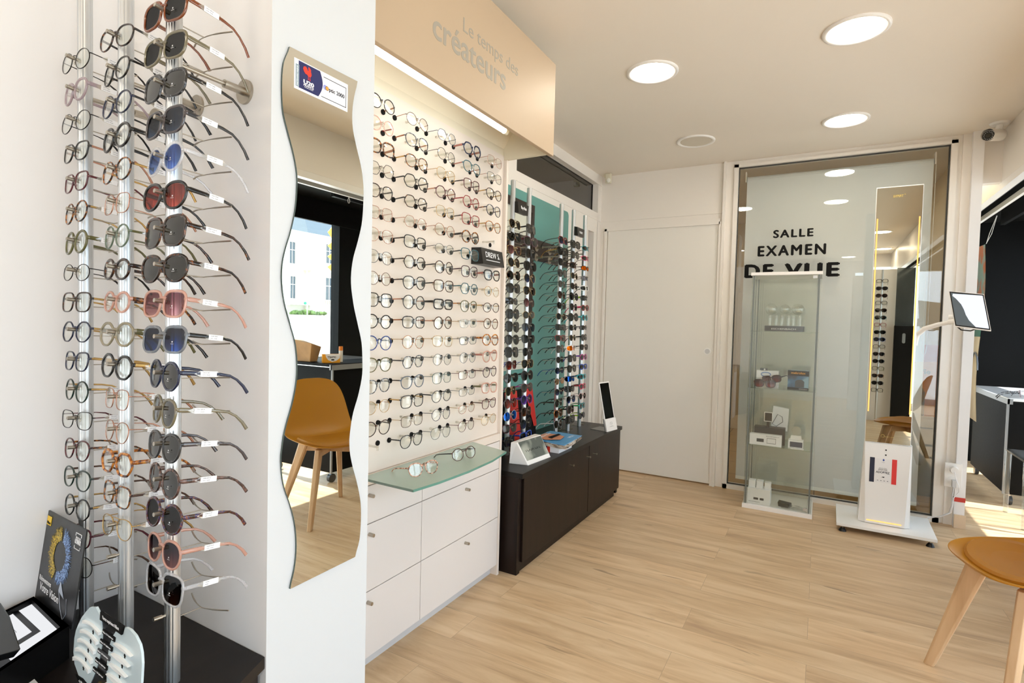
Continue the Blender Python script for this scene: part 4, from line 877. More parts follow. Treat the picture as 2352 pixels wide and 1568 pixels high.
# magazines
mg = thing('brochure_stack', 'stack of blue backed brochures with white pages on the sideboard', 'brochures', (-1.33, 2.93, CT), rz=.0)
q = MB(); c_ = [(-1.40, 2.83), (-1.262, 2.83), (-1.262, 3.00), (-1.40, 3.00)]
q.box(-1.42, 2.80, CT, -1.272, 2.985, CT+.034); q.build('pages', PAPER, mg)
q = MB(); q.box(-1.422, 2.7975, CT, -1.345, 2.80, CT+.0345); q.build('blue_spine', pm('spine_blue', '#1d2480', .4), mg)
q = MB(); q.box(-1.345, 2.797, CT, -1.327, 2.80, CT+.0345); q.build('red_band', RED, mg)
for k in range(6):
    z = CT+.036+k*.0045; a = .10+.06*math.sin(k*2.1); L_, W_ = .29, .21
    mz = thing('magazine', ['curled magazine at the bottom of the pile on the brochures', 'second magazine up in the pile on the brochures', 'middle magazine with dark cover in the pile', 'magazine with tan cover edge in the pile', 'magazine just under the top one', 'blue magazine with sunglasses face on top of the pile'][k], 'magazine', (-1.345, 2.93, z), rz=a, group='magazines on the sideboard')
    q = MB(); rows = []; rows2 = []
    for i in range(9):
        x = -W_/2+W_*i/8; zz = .010*max(0, -(x)/W_*1.4)**1.5 if False else .006*math.cos(PI*(i/8))
        rows.append([(x, -L_/2, zz+.0035), (x, L_/2, zz*.4+.0035)]); rows2.append([(x, -L_/2, zz), (x, L_/2, zz*.4)])
    q.grid(rows2, False); q.f = [f[::-1] for f in q.f]; q.grid(rows, False)
    for i in range(8):
        q.add([rows[i][0], rows[i+1][0], rows2[i+1][0], rows2[i][0]], [(3, 2, 1, 0)]); q.add([rows[i][1], rows[i+1][1], rows2[i+1][1], rows2[i][1]], [(0, 1, 2, 3)])
    q.add([rows[0][0], rows[0][1], rows2[0][1], rows2[0][0]], [(0, 1, 2, 3)]); q.add([rows[8][0], rows[8][1], rows2[8][1], rows2[8][0]], [(3, 2, 1, 0)])
    cm = pm('cover_blue', '#4f95c8', .3) if k == 5 else [noise_mat('cover_a', [(.4, '#2a211c'), (.5, '#c9b49a'), (.6, '#e8e6e0')], 14, .35), noise_mat('cover_b', [(.4, '#8a5c3e'), (.55, '#e4dccf'), (.65, '#3a3430')], 20, .35)][k % 2]
    q.build('pages', cm, mz)
    if k == 5:
        SK = pm('skin_print', '#c98a68', .4)
        q = MB(); pts = [(-.095, -.09, .0125), (-.02, -.13, .010), (.045, -.06, .006), (.035, .035, .006), (-.02, .06, .008), (-.09, .03, .0115)]
        q.prism([(a_*1, b_, c_) for a_, b_, c_ in pts][::1], (0, 0, .0004)); q.build('cover_face', SK, mz)
        q = MB(); q.prism([(-.03, -.07, .0135), (.0, -.08, .0115), (.0, .06, .0095), (-.02, .07, .0105)], (0, 0, .0006)); q.build('cover_sunglasses', BLACKM, mz)
        text('VITA', (.075, .02, .0045), (0,1,0), (-1,0,0), w=.075, h=.018, mat=PAPER, parent=mz, depth=.0004)
        text('PREVIEW', (-.055, -.12, .013), (0,1,0), (-1,0,0), w=.17, h=.016, mat=PAPER, parent=mz, depth=.0004)

# small black mirror stand at the end of the sideboard
mrr = thing('counter_mirror', 'white framed counter mirror leaning at the end of the sideboard', 'mirror stand', (-1.29, 3.63, CT))
f0, f1 = V((-1.262, 3.56, CT)), V((-1.235, 3.70, CT)); ux = (f1-f0).normalized(); up = V((-.055, -.012, .30)).normalized(); nrm = ux.cross(up)
def quad(o, a0, a1, b0_, b1): return [o+ux*a0+up*b0_, o+ux*a1+up*b0_, o+ux*a1+up*b1, o+ux*a0+up*b1]
MB().prism(quad(f0+nrm*0, 0, .142, 0, .085), nrm*.006).build('logo_plate', WHITE, mrr)
MB().prism(quad(f0-nrm*.008, .004, .138, .0, .345), nrm*.008).build('frame', WHITE, mrr)
MB().prism(quad(f0-nrm*0, .012, .130, .088, .337), nrm*.0006).build('mirror_glass', pm('dark_mirror', '#202224', .03, .9), mrr)
q = MB(); q.prism(quad(f0-nrm*.012, .006, .136, 0, .09), -nrm*.003)
q.prism([f0+ux*.006-nrm*.01, f0+ux*.136-nrm*.01, f0+ux*.136-V((.13, -.02, 0)), f0+ux*.006-V((.13, -.02, 0))], (0, 0, .004)); q.build('foot', pm('grey_foot', '#6e6e6c', .3), mrr)
q = MB(); o_ = f0+nrm*.0062+ux*.071+up*.052
q.tube([o_+ux*.016*math.cos(2*PI*k/24)+up*.010*math.sin(2*PI*k/24) for k in range(24)], .0006, 5, closed=True, up=nrm)
q.tube([o_+ux*-.010+up*.003, o_+ux*-.002+up*.004, o_+ux*.002-up*.004, o_+ux*.010-up*.003], .0008, 5, up=nrm)
q.build('round_logo', pm('logo_grey', '#9a9a98', .5), mrr)
text('STEPPER', f0+nrm*.0062+ux*.045+up*.028, ux, up, w=.052, h=.006, mat=pm('logo_grey', '', 0), parent=mrr, depth=.0003)

# glasses lying on the frosted shelf
def lying(label, loc, rz, sh, col, th, tc, tag_t):
    spectacles(label, 'glasses', None, loc, (-.20, 0, rz), sh, col, th, tc, tag_text=(tag_t, .030))
lying('round pink tortoise glasses lying on the frosted shelf, nearer the pillar', (-1.185, 1.480, .7345), PI/2-.30, 'panto', 'pink tortoise', t_, None, ('D2F2012', '49*20'))
lying('brown octagonal glasses with black temples on the frosted shelf, further from pillar', (-1.190, 1.735, .7345), PI/2-.22, 'octagonal', 'brown', t_, 'black', ('D2F2018', '50*19'))

# ================================================================== TALL GLASS DISPLAY CASE
gc = thing('display_case', 'narrow glass display case with white base before the glass partition', 'display case', (-.22, 4.25, 0))
CX0, CX1, CY0, CY1 = -.434, -.004, 4.065, 4.435
q = MB(); q.box(CX0, CY0, 0, CX1, CY1, .03); q.build('base', WHITE, gc, .001)
q = MB(); q.box(CX0, CY0, 1.615, CX1, CY1, 1.636); q.build('top', WHITE, gc, .001)
for x in (CX0+.014, CX1-.026):
    for y in (CY0+.012, CY1-.024):
        q = MB(); q.box(x, y, .03, x+.009, y+.012, 1.615); q.build('corner_post', pm('grey_steel', '#7d8382', .35, .7), gc)
q = MB(); q.box(CX0+.030, CY0+.010, .035, CX1-.030, CY0+.014, 1.61); f = q.build('glass_door', GLASSG, gc)
for z in (1.59, .045):
    h = MB().box(CX1-.055, CY0+.006, z, CX1-.030, CY0+.018, z+.018).build('hinge', ALU, f)
q = MB(); q.box(CX0+.006, CY0+.02, .03, CX0+.010, CY1-.01, 1.615); q.build('side_glass', GLASSG, gc)
q = MB(); q.box(CX1-.010, CY0+.02, .03, CX1-.006, CY1-.01, 1.615); q.build('side_glass', GLASSG, gc)
q = MB(); q.box(CX0+.02, CY1-.010, .03, CX1-.02, CY1-.006, 1.615); q.build('rear_glass', GLASSG, gc)
SZ = [.445, .842, 1.235]
for z in SZ:
    q = MB(); q.box(CX0+.012, CY0+.022, z-.005, CX1-.012, CY1-.012, z); q.build('shelf', clear_mat('shelf_glass', '#eef4ef', .06, '#a9c4b4', refl=.12, rough=0), gc)
# contents
LG = clear_mat('clear_bulb_glass', '#f6f8f6', .03, '#ffffff', refl=.16, rough=.02)
gb = thing('crystal_display', 'clear glass globes on a grey oval base, top shelf of the case', 'ornament', (-.22, 4.2, SZ[2]))
q = MB(); n = 32; q.prism([(-.225+.125*math.cos(2*PI*k/n), 4.22+.07*math.sin(2*PI*k/n), SZ[2]+.0005) for k in range(n)], (0, 0, .038)); q.build('base', pm('slate_base', '#4e4f55', .4), gb)
for x, r in ((-.31, .040), (-.225, .034), (-.145, .040)):
    q = MB(); q.sphere((x, 4.215, SZ[2]+.155), r, 24); q.sphere((x+.012, 4.235, SZ[2]+.150), r*.8, 20); g_ = q.build('globe', LG, gb)
for x in (-.315, -.275, -.24, -.20, -.17, -.13):
    q = MB(); q.cyl((x, 4.20, SZ[2]+.04), (x, 4.20, SZ[2]+.095), .008, .012, n=12); q.sphere((x, 4.20, SZ[2]+.105), .013, 12); q.build('stem', LG, gb)
q = MB()
for i, ch in enumerate('ESSILOR'): pass
text('ESCHENBACH', (-.30, 4.150, SZ[2]+.012), (1,0,0), (0,0,1), w=.15, h=.011, mat=PAPER, parent=gb, depth=.0004)
# second shelf
z = SZ[1]
bx = thing('product_box', 'white product box with blue drawing behind the amber glasses', 'box', (-.33, 4.2, z))
q = MB(); q.box(-.385, 4.18, z+.0005, -.245, 4.24, z+.115); q.build('carton', PAPER, bx)
q = MB(); q.tube([(-.325+.030*math.cos(2*PI*k/20), 4.1798, z+.09+.014*math.sin(2*PI*k/20)) for k in range(20)], .003, 6, closed=True, up=(0,1,0)); q.build('printed_lens', pm('print_blue', '#5e86c4', .5), bx)
spectacles('amber wrap overglasses on the second shelf of the case', 'sunglasses', None, (-.325, 4.125, z+.030), (-.05, 0, .1), 'square', 'dark tortoise', T_, 'black', 'orange', big=1.12)
spectacles('amber overglasses stacked crosswise upon the others in the case', 'sunglasses', None, (-.285, 4.140, z+.062), (.1, -.15, -.35), 'square', 'dark tortoise', T_, 'black', 'orange', big=1.05)
dv = thing('pocket_magnifier', 'small grey magnifier resting on top of the white product box', 'magnifier', (-.34, 4.21, z+.115)); q = MB(); q.box(-.365, 4.19, z+.1155, -.315, 4.225, z+.131); q.build('body', pm('grey_device', '#54585c', .35), dv, .004)
q = MB(); q.cyl((-.335, 4.1895, z+.123), (-.335, 4.1885, z+.123), .006, n=12); q.build('switch', PAPER, dv)
mk = thing('product_box', 'dark blue magnifier box with orange title on the second shelf', 'box', (-.12, 4.2, z))
q = MB(); q.box(-.185, 4.14, z+.0005, -.06, 4.21, z+.130); q.build('carton', noise_mat('makrolux_print', [(.35, '#1e3348'), (.5, '#41719a'), (.62, '#8fb3c8')], 9, .35), mk)
q = MB(); q.box(-.186, 4.1392, z+.095, -.059, 4.14, z+.130); q.box(-.186, 4.1392, z+.0005, -.059, 4.14, z+.016); q.build('dark_band', BLACKM, mk)
text('makrolux', (-.165, 4.1390, z+.108), (1,0,0), (0,0,1), w=.085, h=.014, mat=pm('print_orange', '#e8a33a', .5), parent=mk, bold=.02, depth=.0004)
q = MB(); q.prism([(-.140, 4.139, z+.018), (-.085, 4.139, z+.018), (-.085, 4.139, z+.058), (-.10, 4.139, z+.070), (-.125, 4.139, z+.070), (-.140, 4.139, z+.058)], (0, -.0008, 0)); q.build('printed_magnifier', pm('print_grey', '#3c4046', .3), mk)
text('ESCHENBACH', (-.115, 4.1385, z+.005), (1,0,0), (0,0,1), w=.05, h=.005, mat=PAPER, parent=mk, depth=.0004)
# third shelf
z = SZ[0]
def carton(label, x0, y0, x1, y1, z0, h, mat=PAPER, prints=(), name='product_box', cat='box'):
    t = thing(name, label, cat, ((x0+x1)/2, (y0+y1)/2, z0))
    MB().box(x0, y0, z0+.0005, x1, y1, z0+h).build('carton', mat, t, .0008)
    for (a, b, c_, d, mm) in prints: MB().box(a, y0-.0008, z0+b, c_, y0, z0+d).build('print', mm, t)
    return t
PG = pm('print_grey', '', 0)
t = carton('long white box printed with magnifiers, third shelf of the case', -.405, 4.10, -.205, 4.15, z, .075, prints=((-.36, .022, -.315, .045, PG),))
q = MB(); a, b, c_, d = -.295, z+.018, -.240, z+.052; q.tube([(a, 4.0992, b), (c_, 4.0992, b), (c_, 4.0992, d), (a, 4.0992, d)], .0015, 5, closed=True, up=(0,1,0)); q.build('printed_frame', PG, t)
text('ESCHENBACH', (-.30, 4.0992, z+.062), (1,0,0), (0,0,1), w=.08, h=.007, mat=PG, parent=t, depth=.0004)
carton('dark grey box lying behind the long white box on third shelf', -.385, 4.17, -.19, 4.25, z, .115, pm('dark_carton', '#25262a', .5))
lb = thing('product_box', 'white box leaning at the back of the third shelf', 'box', (-.24, 4.3, z))
q = MB(); q.prism([(-.285, 4.27, z+.10), (-.18, 4.27, z+.085), (-.175, 4.27, z+.245), (-.275, 4.27, z+.258)], (0, .03, 0)); q.build('carton', PAPER, lb)
q = MB(); q.tube([(-.278, 4.268, z+.13), (-.245, 4.268, z+.20), (-.215, 4.268, z+.185), (-.21, 4.268, z+.15), (-.25, 4.268, z+.115)], .0018, 5, closed=True, up=(0,1,0)); q.build('printed_outline', PG, lb)
dd_ = thing('video_magnifier', 'small screen magnifier standing on a black stem, third shelf', 'magnifier', (-.30, 4.2, z+.115))
MB().box(-.325, 4.18, z+.155, -.27, 4.19, z+.222).build('housing', WHITE, dd_, .002); MB().box(-.320, 4.1792, z+.160, -.275, 4.18, z+.217).build('screen', BLACK, dd_)
MB().box(-.307, 4.178, z+.1155, -.288, 4.195, z+.1545).build('stem', BLACK, dd_)
t = carton('small dark and white box on third shelf under the clear holder', -.165, 4.12, -.075, 4.19, z, .055, PAPER, ((-.155, .01, -.08, .045, pm('print_navy', '#2a3550', .5)),))
ch = thing('clear_magnifier', 'clear plastic magnifier on a white holder, third shelf right', 'magnifier', (-.12, 4.15, z+.055))
MB().prism([(-.155, 4.14, z+.056), (-.085, 4.14, z+.056), (-.09, 4.14, z+.085), (-.15, 4.14, z+.085)], (0, .02, 0)).build('holder', WHITE, ch)
q = MB(); q.prism([(-.12+.03*math.cos(2*PI*k/20), 4.145, z+.118+.03*math.sin(2*PI*k/20)) for k in range(20)], (0, .008, 0)); q.build('lens', LG, ch)
lf = thing('leaflet', 'white leaflet lying at the front right of third shelf', 'leaflet', (-.11, 4.095, z)); MB().box(-.15, 4.088, z+.0005, -.07, 4.117, z+.006).build('sheets', PAPER, lf)
# bottom shelf
z = .03
t = carton('large white box printed with a loupe on the case floor', -.405, 4.10, -.26, 4.20, z, .105, prints=((-.365, .030, -.335, .045, PG), (-.325, .030, -.30, .045, PG)))
text('ESCHENBACH', (-.395, 4.0992, z+.012), (1,0,0), (0,0,1), w=.07, h=.006, mat=PG, parent=t, depth=.0004)
carton('small white carton on the big loupe box, left one', -.402, 4.13, -.358, 4.18, z+.105, .05)
carton('small white carton on the big loupe box, middle one', -.352, 4.13, -.31, 4.18, z+.105, .05)
carton('small white carton on the big loupe box, right one', -.30, 4.13, -.262, 4.18, z+.105, .045)
MB_ = thing('folding_case', 'small black case lying open on the case floor', 'case', (-.17, 4.15, z)); MB().hexa([(-.21,4.13,z+.001),(-.14,4.12,z+.001),(-.125,4.17,z+.001),(-.20,4.18,z+.001)], [(-.215,4.13,z+.03),(-.15,4.12,z+.026),(-.13,4.17,z+.03),(-.21,4.18,z+.034)]).build('case', BLACK, MB_, .003)
pb = thing('plastic_bag', 'crumpled clear plastic bag on the case floor', 'bag', (-.1, 4.15, z)); q = MB()
rows = [[(-.19+.15*i/8+random.uniform(-.004,.004), 4.095+.10*j/8, z+.004+random.uniform(0, .022)*math.sin(PI*i/8)*math.sin(PI*(j+.5)/9)) for i in range(9)] for j in range(9)]
q.grid(rows, False); q.build('film', clear_mat('bag_film', '#f0f2f4', .12, '#ffffff', refl=.2, rough=.1), pb)

# lettering on the glass partition
WV = thing('door_lettering', 'black lettering SALLE EXAMEN DE VUE on the glass partition', 'lettering', (-.2, YB+.02, 1.66))
yl = YB+.0195
text('SALLE', (-.337, yl, 1.932), (1,0,0), (0,0,1), w=.258, h=.056, mat=BLACKM, parent=WV, bold=.028, depth=.001, space=1.25)
text('EXAMEN', (-.438, yl, 1.800), (1,0,0), (0,0,1), w=.442, h=.073, mat=BLACKM, parent=WV, bold=.028, depth=.001, space=1.25)
text('DE', (-.522, yl, 1.640), (1,0,0), (0,0,1), w=.188, h=.094, mat=BLACKM, parent=WV, bold=.034, depth=.001, space=1.2)
text('VUE', (-.247, yl, 1.640), (1,0,0), (0,0,1), w=.337, h=.094, mat=BLACKM, parent=WV, bold=.034, depth=.001, space=1.2)
op = thing('orange_poster', 'orange poster with black text standing behind the glass partition', 'poster', (.66, 5.2, .75))
slab('sheet', [(.60, 5.1, .62), (.78, 5.1, .62), (.78, 5.1, 1.16), (.60, 5.1, 1.16)], pm('poster_orange', '#e58a1e', .5), op)
slab('dark_figure', [(.60, 5.095, .62), (.70, 5.095, .62), (.70, 5.095, .80), (.66, 5.095, .88), (.60, 5.095, .84)], pm('figure_dark', '#23272e', .5), op, .001)
text('Vie', (.655, 5.094, .94), (1,0,0), (0,0,1), w=.07, h=.035, mat=BLACKM, parent=op, bold=.03); text('!', (.66, 5.094, .89), (1,0,0), (0,0,1), h=.035, mat=BLACKM, parent=op, bold=.03)
gc2 = thing('exam_cabinet', 'pale green cabinet seen past the blind at the right', 'cabinet', (.7, 5.3, 0)); MB().box(.60, 5.13, 0, .795, 5.6, .62).build('body', pm('grey_green', '#77887f', .5), gc2)
hp = thing('exam_display_panel', 'pegged white frame panel seen through the display case', 'panel', (-.5, 7.1, .8)); MB().box(-1.3, 7.165, .8, -.2, 7.195, 2.0).build('board', PAPER, hp)

# ================================================================== DIGITAL MIRROR KIOSK
KW = pm('kiosk_white', '#f1f1f0', .3)
k_ = thing('digital_mirror_kiosk', 'tall white kiosk with lit mirror, tricolour sticker and tablet arm', 'kiosk', (.385, 4.1, 0))
q = MB(); b4 = [(.134, 4.345), (.134, 3.925), (.634, 3.925), (.560, 4.345)]
b4 = [(.136, 4.355), (.130, 3.925), (.634, 3.925), (.646, 4.351)]
q.prism([(x, y, .036) for x, y in b4[::-1]][::-1], (0, 0, .016)); q.build('base_plate', KW, k_, .002)
for x, y in ((.165, 3.95), (.605, 3.95), (.165, 4.325), (.615, 4.325)):
    q = MB(); q.cyl((x, y, .0), (x, y, .010), .022, .018, n=18); q.cyl((x, y, .010), (x, y, .022), .018, .010, n=18); f = q.build('foot', BLACK, k_)
    q = MB(); q.cyl((x, y, .022), (x, y, .036), .005, n=10); q.build('screw', STEEL, f)
yf = 4.05
q = MB(); q.box(.267, yf+.008, .56, .495, yf+.06, 2.14)   # back housing
q.build('upper_housing', KW, k_, .004)
q = MB()
q.hexa([(.249, yf-.0, .052), (.516, yf-.0, .052), (.516, yf+.14, .052), (.249, yf+.14, .052)], [(.264, yf+.004, .562), (.510, yf+.004, .562), (.505, yf+.10, .562), (.268, yf+.10, .562)])
q.build('lower_body', KW, k_, .003)
q = MB(); fv = [(.285, yf-.0005, .056), (.487, yf-.0005, .056), (.508, yf+.0035, .560), (.266, yf+.0035, .560)]
q.hexa([(.285, yf-.022, .056), (.487, yf-.022, .056), (.512, yf+.001, .054), (.254, yf+.001, .054)], [(.268, yf-.002, .556), (.506, yf-.002, .556), (.508, yf+.004, .558), (.266, yf+.004, .558)])
q.build('front_panel', pm('kiosk_front', '#efeeec', .35), k_)
q = MB(); q.box(.2645, yf-.004, .562, .5005, yf+.008, 2.14); 
q.build('mirror_frame', KW, k_, .002)
q = MB(); q.box(.2675, yf-.0055, .563, .4975, yf-.0042, 2.134); KM = MIRROR.copy(); KM.name = 'tinted_mirror'; KM.node_tree.nodes['Principled BSDF'].inputs['Base Color'].default_value = lin('#bdbcb0'); q.build('mirror_glass', KM, k_)
LED = emis('warm_led', '#ffbf68', 1.7)
for x in (.276, .487):
    q = MB(); q.box(x-.0036, yf-.0065, .752, x+.0036, yf-.0057, 1.948); q.build('light_strip', LED, k_)
q = MB(); q.box(.292, yf-.0195, .070, .472, yf-.0215, .076); q.v = [(x, y+(-.003), z) for x, y, z in q.v]; q.build('light_strip', LED, k_)
GOLDP = pm('gold_print', '#c9b060', .4)
text('EXPERT', (.352, yf-.0058, 2.072), (1,0,0), (0,0,1), w=.050, h=.014, mat=GOLDP, parent=k_, depth=.0003, bold=.02)
text('2i', (.405, yf-.0058, 2.084), (1,0,0), (0,0,1), w=.008, h=.008, mat=GOLDP, parent=k_, depth=.0003)
q = MB(); q.tube([(.357+.009*math.cos(2*PI*i/20), yf-.0060, .605+.009*math.sin(2*PI*i/20)) for i in range(20)], .0008, 5, closed=True, up=(0,1,0)); q.build('printed_ring', GOLDP, k_)
text('acep trylive', (.370, yf-.0058, .598), (1,0,0), (0,0,1), w=.045, h=.007, mat=GOLDP, parent=k_, depth=.0003)
# panel plane helper: y of the front panel at height z
def py(z): return yf-.022+(z-.056)/(.556-.056)*.020-.0006
for z_ in (.519, .488):
    q = MB(); q.cyl((.378, py(z_)+.0002, z_), (.378, py(z_)-.0012, z_), .0045, n=16); q.build('sensor_hole', BLACK, k_)
def ppl(x0, z0, x1, z1, mat, name, e=.0004):
    return MB().prism([(x0, py(z0), z0), (x1, py(z0), z0), (x1, py(z1), z1), (x0, py(z1), z1)], (0, -e, 0)).build(name, mat, k_)
ppl(.298, .315, .436, .463, pm('sticker_clear_white', '#e9e8e8', .3), 'sticker', .0003)
ppl(.2975, .313, .3225, .466, pm('flag_navy', '#141c36', .4), 'blue_stripe', .0008)
ppl(.4115, .313, .4365, .466, pm('flag_red', '#e0322e', .4), 'red_stripe', .0008)
PI2 = pm('print_charcoal', '#3a3f4a', .5)
up_ = (0, .04, 1)
text('D\u00c9COUVREZ', (.346, py(.402)-.0005, .402), (1,0,0), up_, w=.040, h=.0055, mat=PI2, parent=k_, depth=.0003)
text('ESSAYEZ', (.344, py(.391)-.0005, .391), (1,0,0), up_, w=.045, h=.008, mat=PI2, parent=k_, depth=.0003, bold=.01)
text('ADOPTEZ', (.331, py(.373)-.0005, .373), (1,0,0), up_, w=.070, h=.012, mat=PI2, parent=k_, depth=.0003, bold=.02)
q = MB(); q.prism([(.368, py(.455)-.0005, .448), (.362, py(.455)-.0005, .455), (.368, py(.46)-.0005, .464), (.374, py(.455)-.0005, .455)], (0, -.0004, 0)); q.build('blue_mark', pm('mark_blue', '#2c4a9a', .5), k_)
text('France', (.360, py(.440)-.0005, .440), (1,0,0), up_, w=.014, h=.003, mat=PI2, parent=k_, depth=.0003)
q = MB(); q.prism([(.357, py(.35)-.0005, .346), (.366, py(.35)-.0005, .353), (.378, py(.35)-.0005, .353), (.372, py(.35)-.0005, .346), (.364, py(.35)-.0005, .349)], (0, -.0004, 0)); q.build('bird_mark', BLACKM, k_)
for x in (.338, .355, .372, .389): 
    q = MB(); q.box(x, py(.327)-.0009, .326, x+.007, py(.327)-.0005, .329); q.build('tiny_icon', PI2, k_)
# tablet arm
q = MB(); q.tube([(.50, 4.075, 1.175), (.505, 4.06, 1.235), (.535, 4.03, 1.275), (.59, 3.98, 1.30), (.64, 3.94, 1.315)], [(.012, .012), (.013, .014), (.013, .014), (.012, .013), (.012, .012)], 12); q.cyl((.635, 3.94, 1.315), (.672, 3.915, 1.325), .016, n=18); q.cyl((.632, 3.94, 1.345), (.668, 3.93, 1.345), .013, n=18)
arm = q.build('tablet_arm', KW, k_)
tb = thing('tablet', 'white framed tablet held out on the arm of the kiosk', 'tablet', (.70, 3.9, 1.38))
A_, B_, C_, D_ = V((.6521, 3.88, 1.2909)), V((.8055, 3.86, 1.2701)), V((.7806, 3.93, 1.4742)), V((.6271, 3.95, 1.495))
c0 = (A_+B_+C_+D_)/4
import itertools
ax = ((B_-A_)+(C_-D_)).normalized(); ay = ((D_-A_)+(C_-B_)).normalized(); nn_ = ax.cross(ay).normalized()
# viewed face leans back and turns right
P0 = [A_, B_, C_, D_]
q = MB(); q.prism(P0, -nn_*.010); q.build('housing', WHITE, tb, .002)
ins = lambda f, o: [c0+(p-c0)*f+nn_*o for p in P0]
MB().prism(ins(.965, .0003), nn_*.0006).build('bezel', BLACK, tb)
MB().prism(ins(.90, .0010), nn_*.0004).build('screen', pm('screen_slate', '#5d6870', .12), tb)
def tq(a, b): 
    Q = ins(.90, .0016); return Q[0].lerp(Q[1], a).lerp(Q[3].lerp(Q[2], a), b)
MB().prism([tq(a, b) for a, b in ((.60, 0), (1, 0), (1, 1), (.06, .97), (.04, .90), (.14, .82), (.27, .66), (.33, .50), (.36, .34), (.43, .18))], nn_*.0004).build('painted_reflection', emis('reflection_white', '#eef4ff', 1.15), tb)  # window reflection painted on the screen as a white glowing patch
q = MB(); q.tube([(.655, 3.935, 1.325), (.662, 3.935, 1.30), (.69, 3.93, 1.272), (.73, 3.925, 1.268), (.76, 3.92, 1.283)], .0035, 6); tag(q.build('tablet_cable', BLACK), 'black cable looping under the tablet', 'cable')

# ================================================================== WALL SOCKET, CABLES, POST DETAILS
so = thing('double_socket', 'white double wall socket low on the corner post', 'socket', (.78, 4.435, .34))
PX = YB-.0505
so_x0, so_x1 = .735, .822
q = MB(); q.box(.732, YB-.062, .26, .82, YB-.05, .415); q.build('plate', WHITE, so, .002)
for z_ in (.375, .302):
    q = MB(); q.cyl((.777, YB-.062, z_), (.777, YB-.066, z_), .030, n=28); r_ = q.build('outlet', WHITE, so)
q = MB(); q.cyl((.777, YB-.066, .375), (.777, YB-.092, .375), .024, .020, n=24); q.build('plug', WHITE, so)
q = MB(); q.box(.768, YB-.10, .268, .788, YB-.066, .312); q.build('plug', SKIRT, so)
q = MB(); q.tube([(.777, YB-.09, .370), (.782, YB-.10, .33), (.800, YB-.10, .28), (.802, YB-.095, .24), (.780, YB-.09, .20), (.776, YB-.09, .14), (.770, YB-.09, .10), (.72, YB-.09, .065), (.65, YB-.10, .05)], .0024, 6); tag(q.build('power_cable', PAPER), 'thin white cable from upper socket to the kiosk base', 'cable')
q = MB(); q.tube([(.777, YB-.09, .270), (.772, YB-.09, .22), (.772, YB-.09, .15), (.762, YB-.09, .10), (.72, YB-.095, .07), (.65, YB-.105, .045)], .0036, 6); tag(q.build('power_cable', SKIRT), 'thicker grey cable from lower socket to the kiosk base', 'cable')
q = MB(); q.box(.788, YB-.0535, .168, .846, YB-.0495, .196); q.cur = 1; q.box(.782, YB-.0535, .166, .788, YB-.0495, .198); tag(q.build('red_label_strip', [pm('label_red', '#c43a2e', .5), BLACK]), 'red plastic strip stuck around the foot of the post', 'strip')
q = MB(); q.box(.792, YB-.062, 0, .852, YB-.0505, .085); tag(q.build('skirting_tile', pm('beige_tile', '#dcc3a4', .5)), 'beige skirting tile at the foot of the corner post', 'tile')

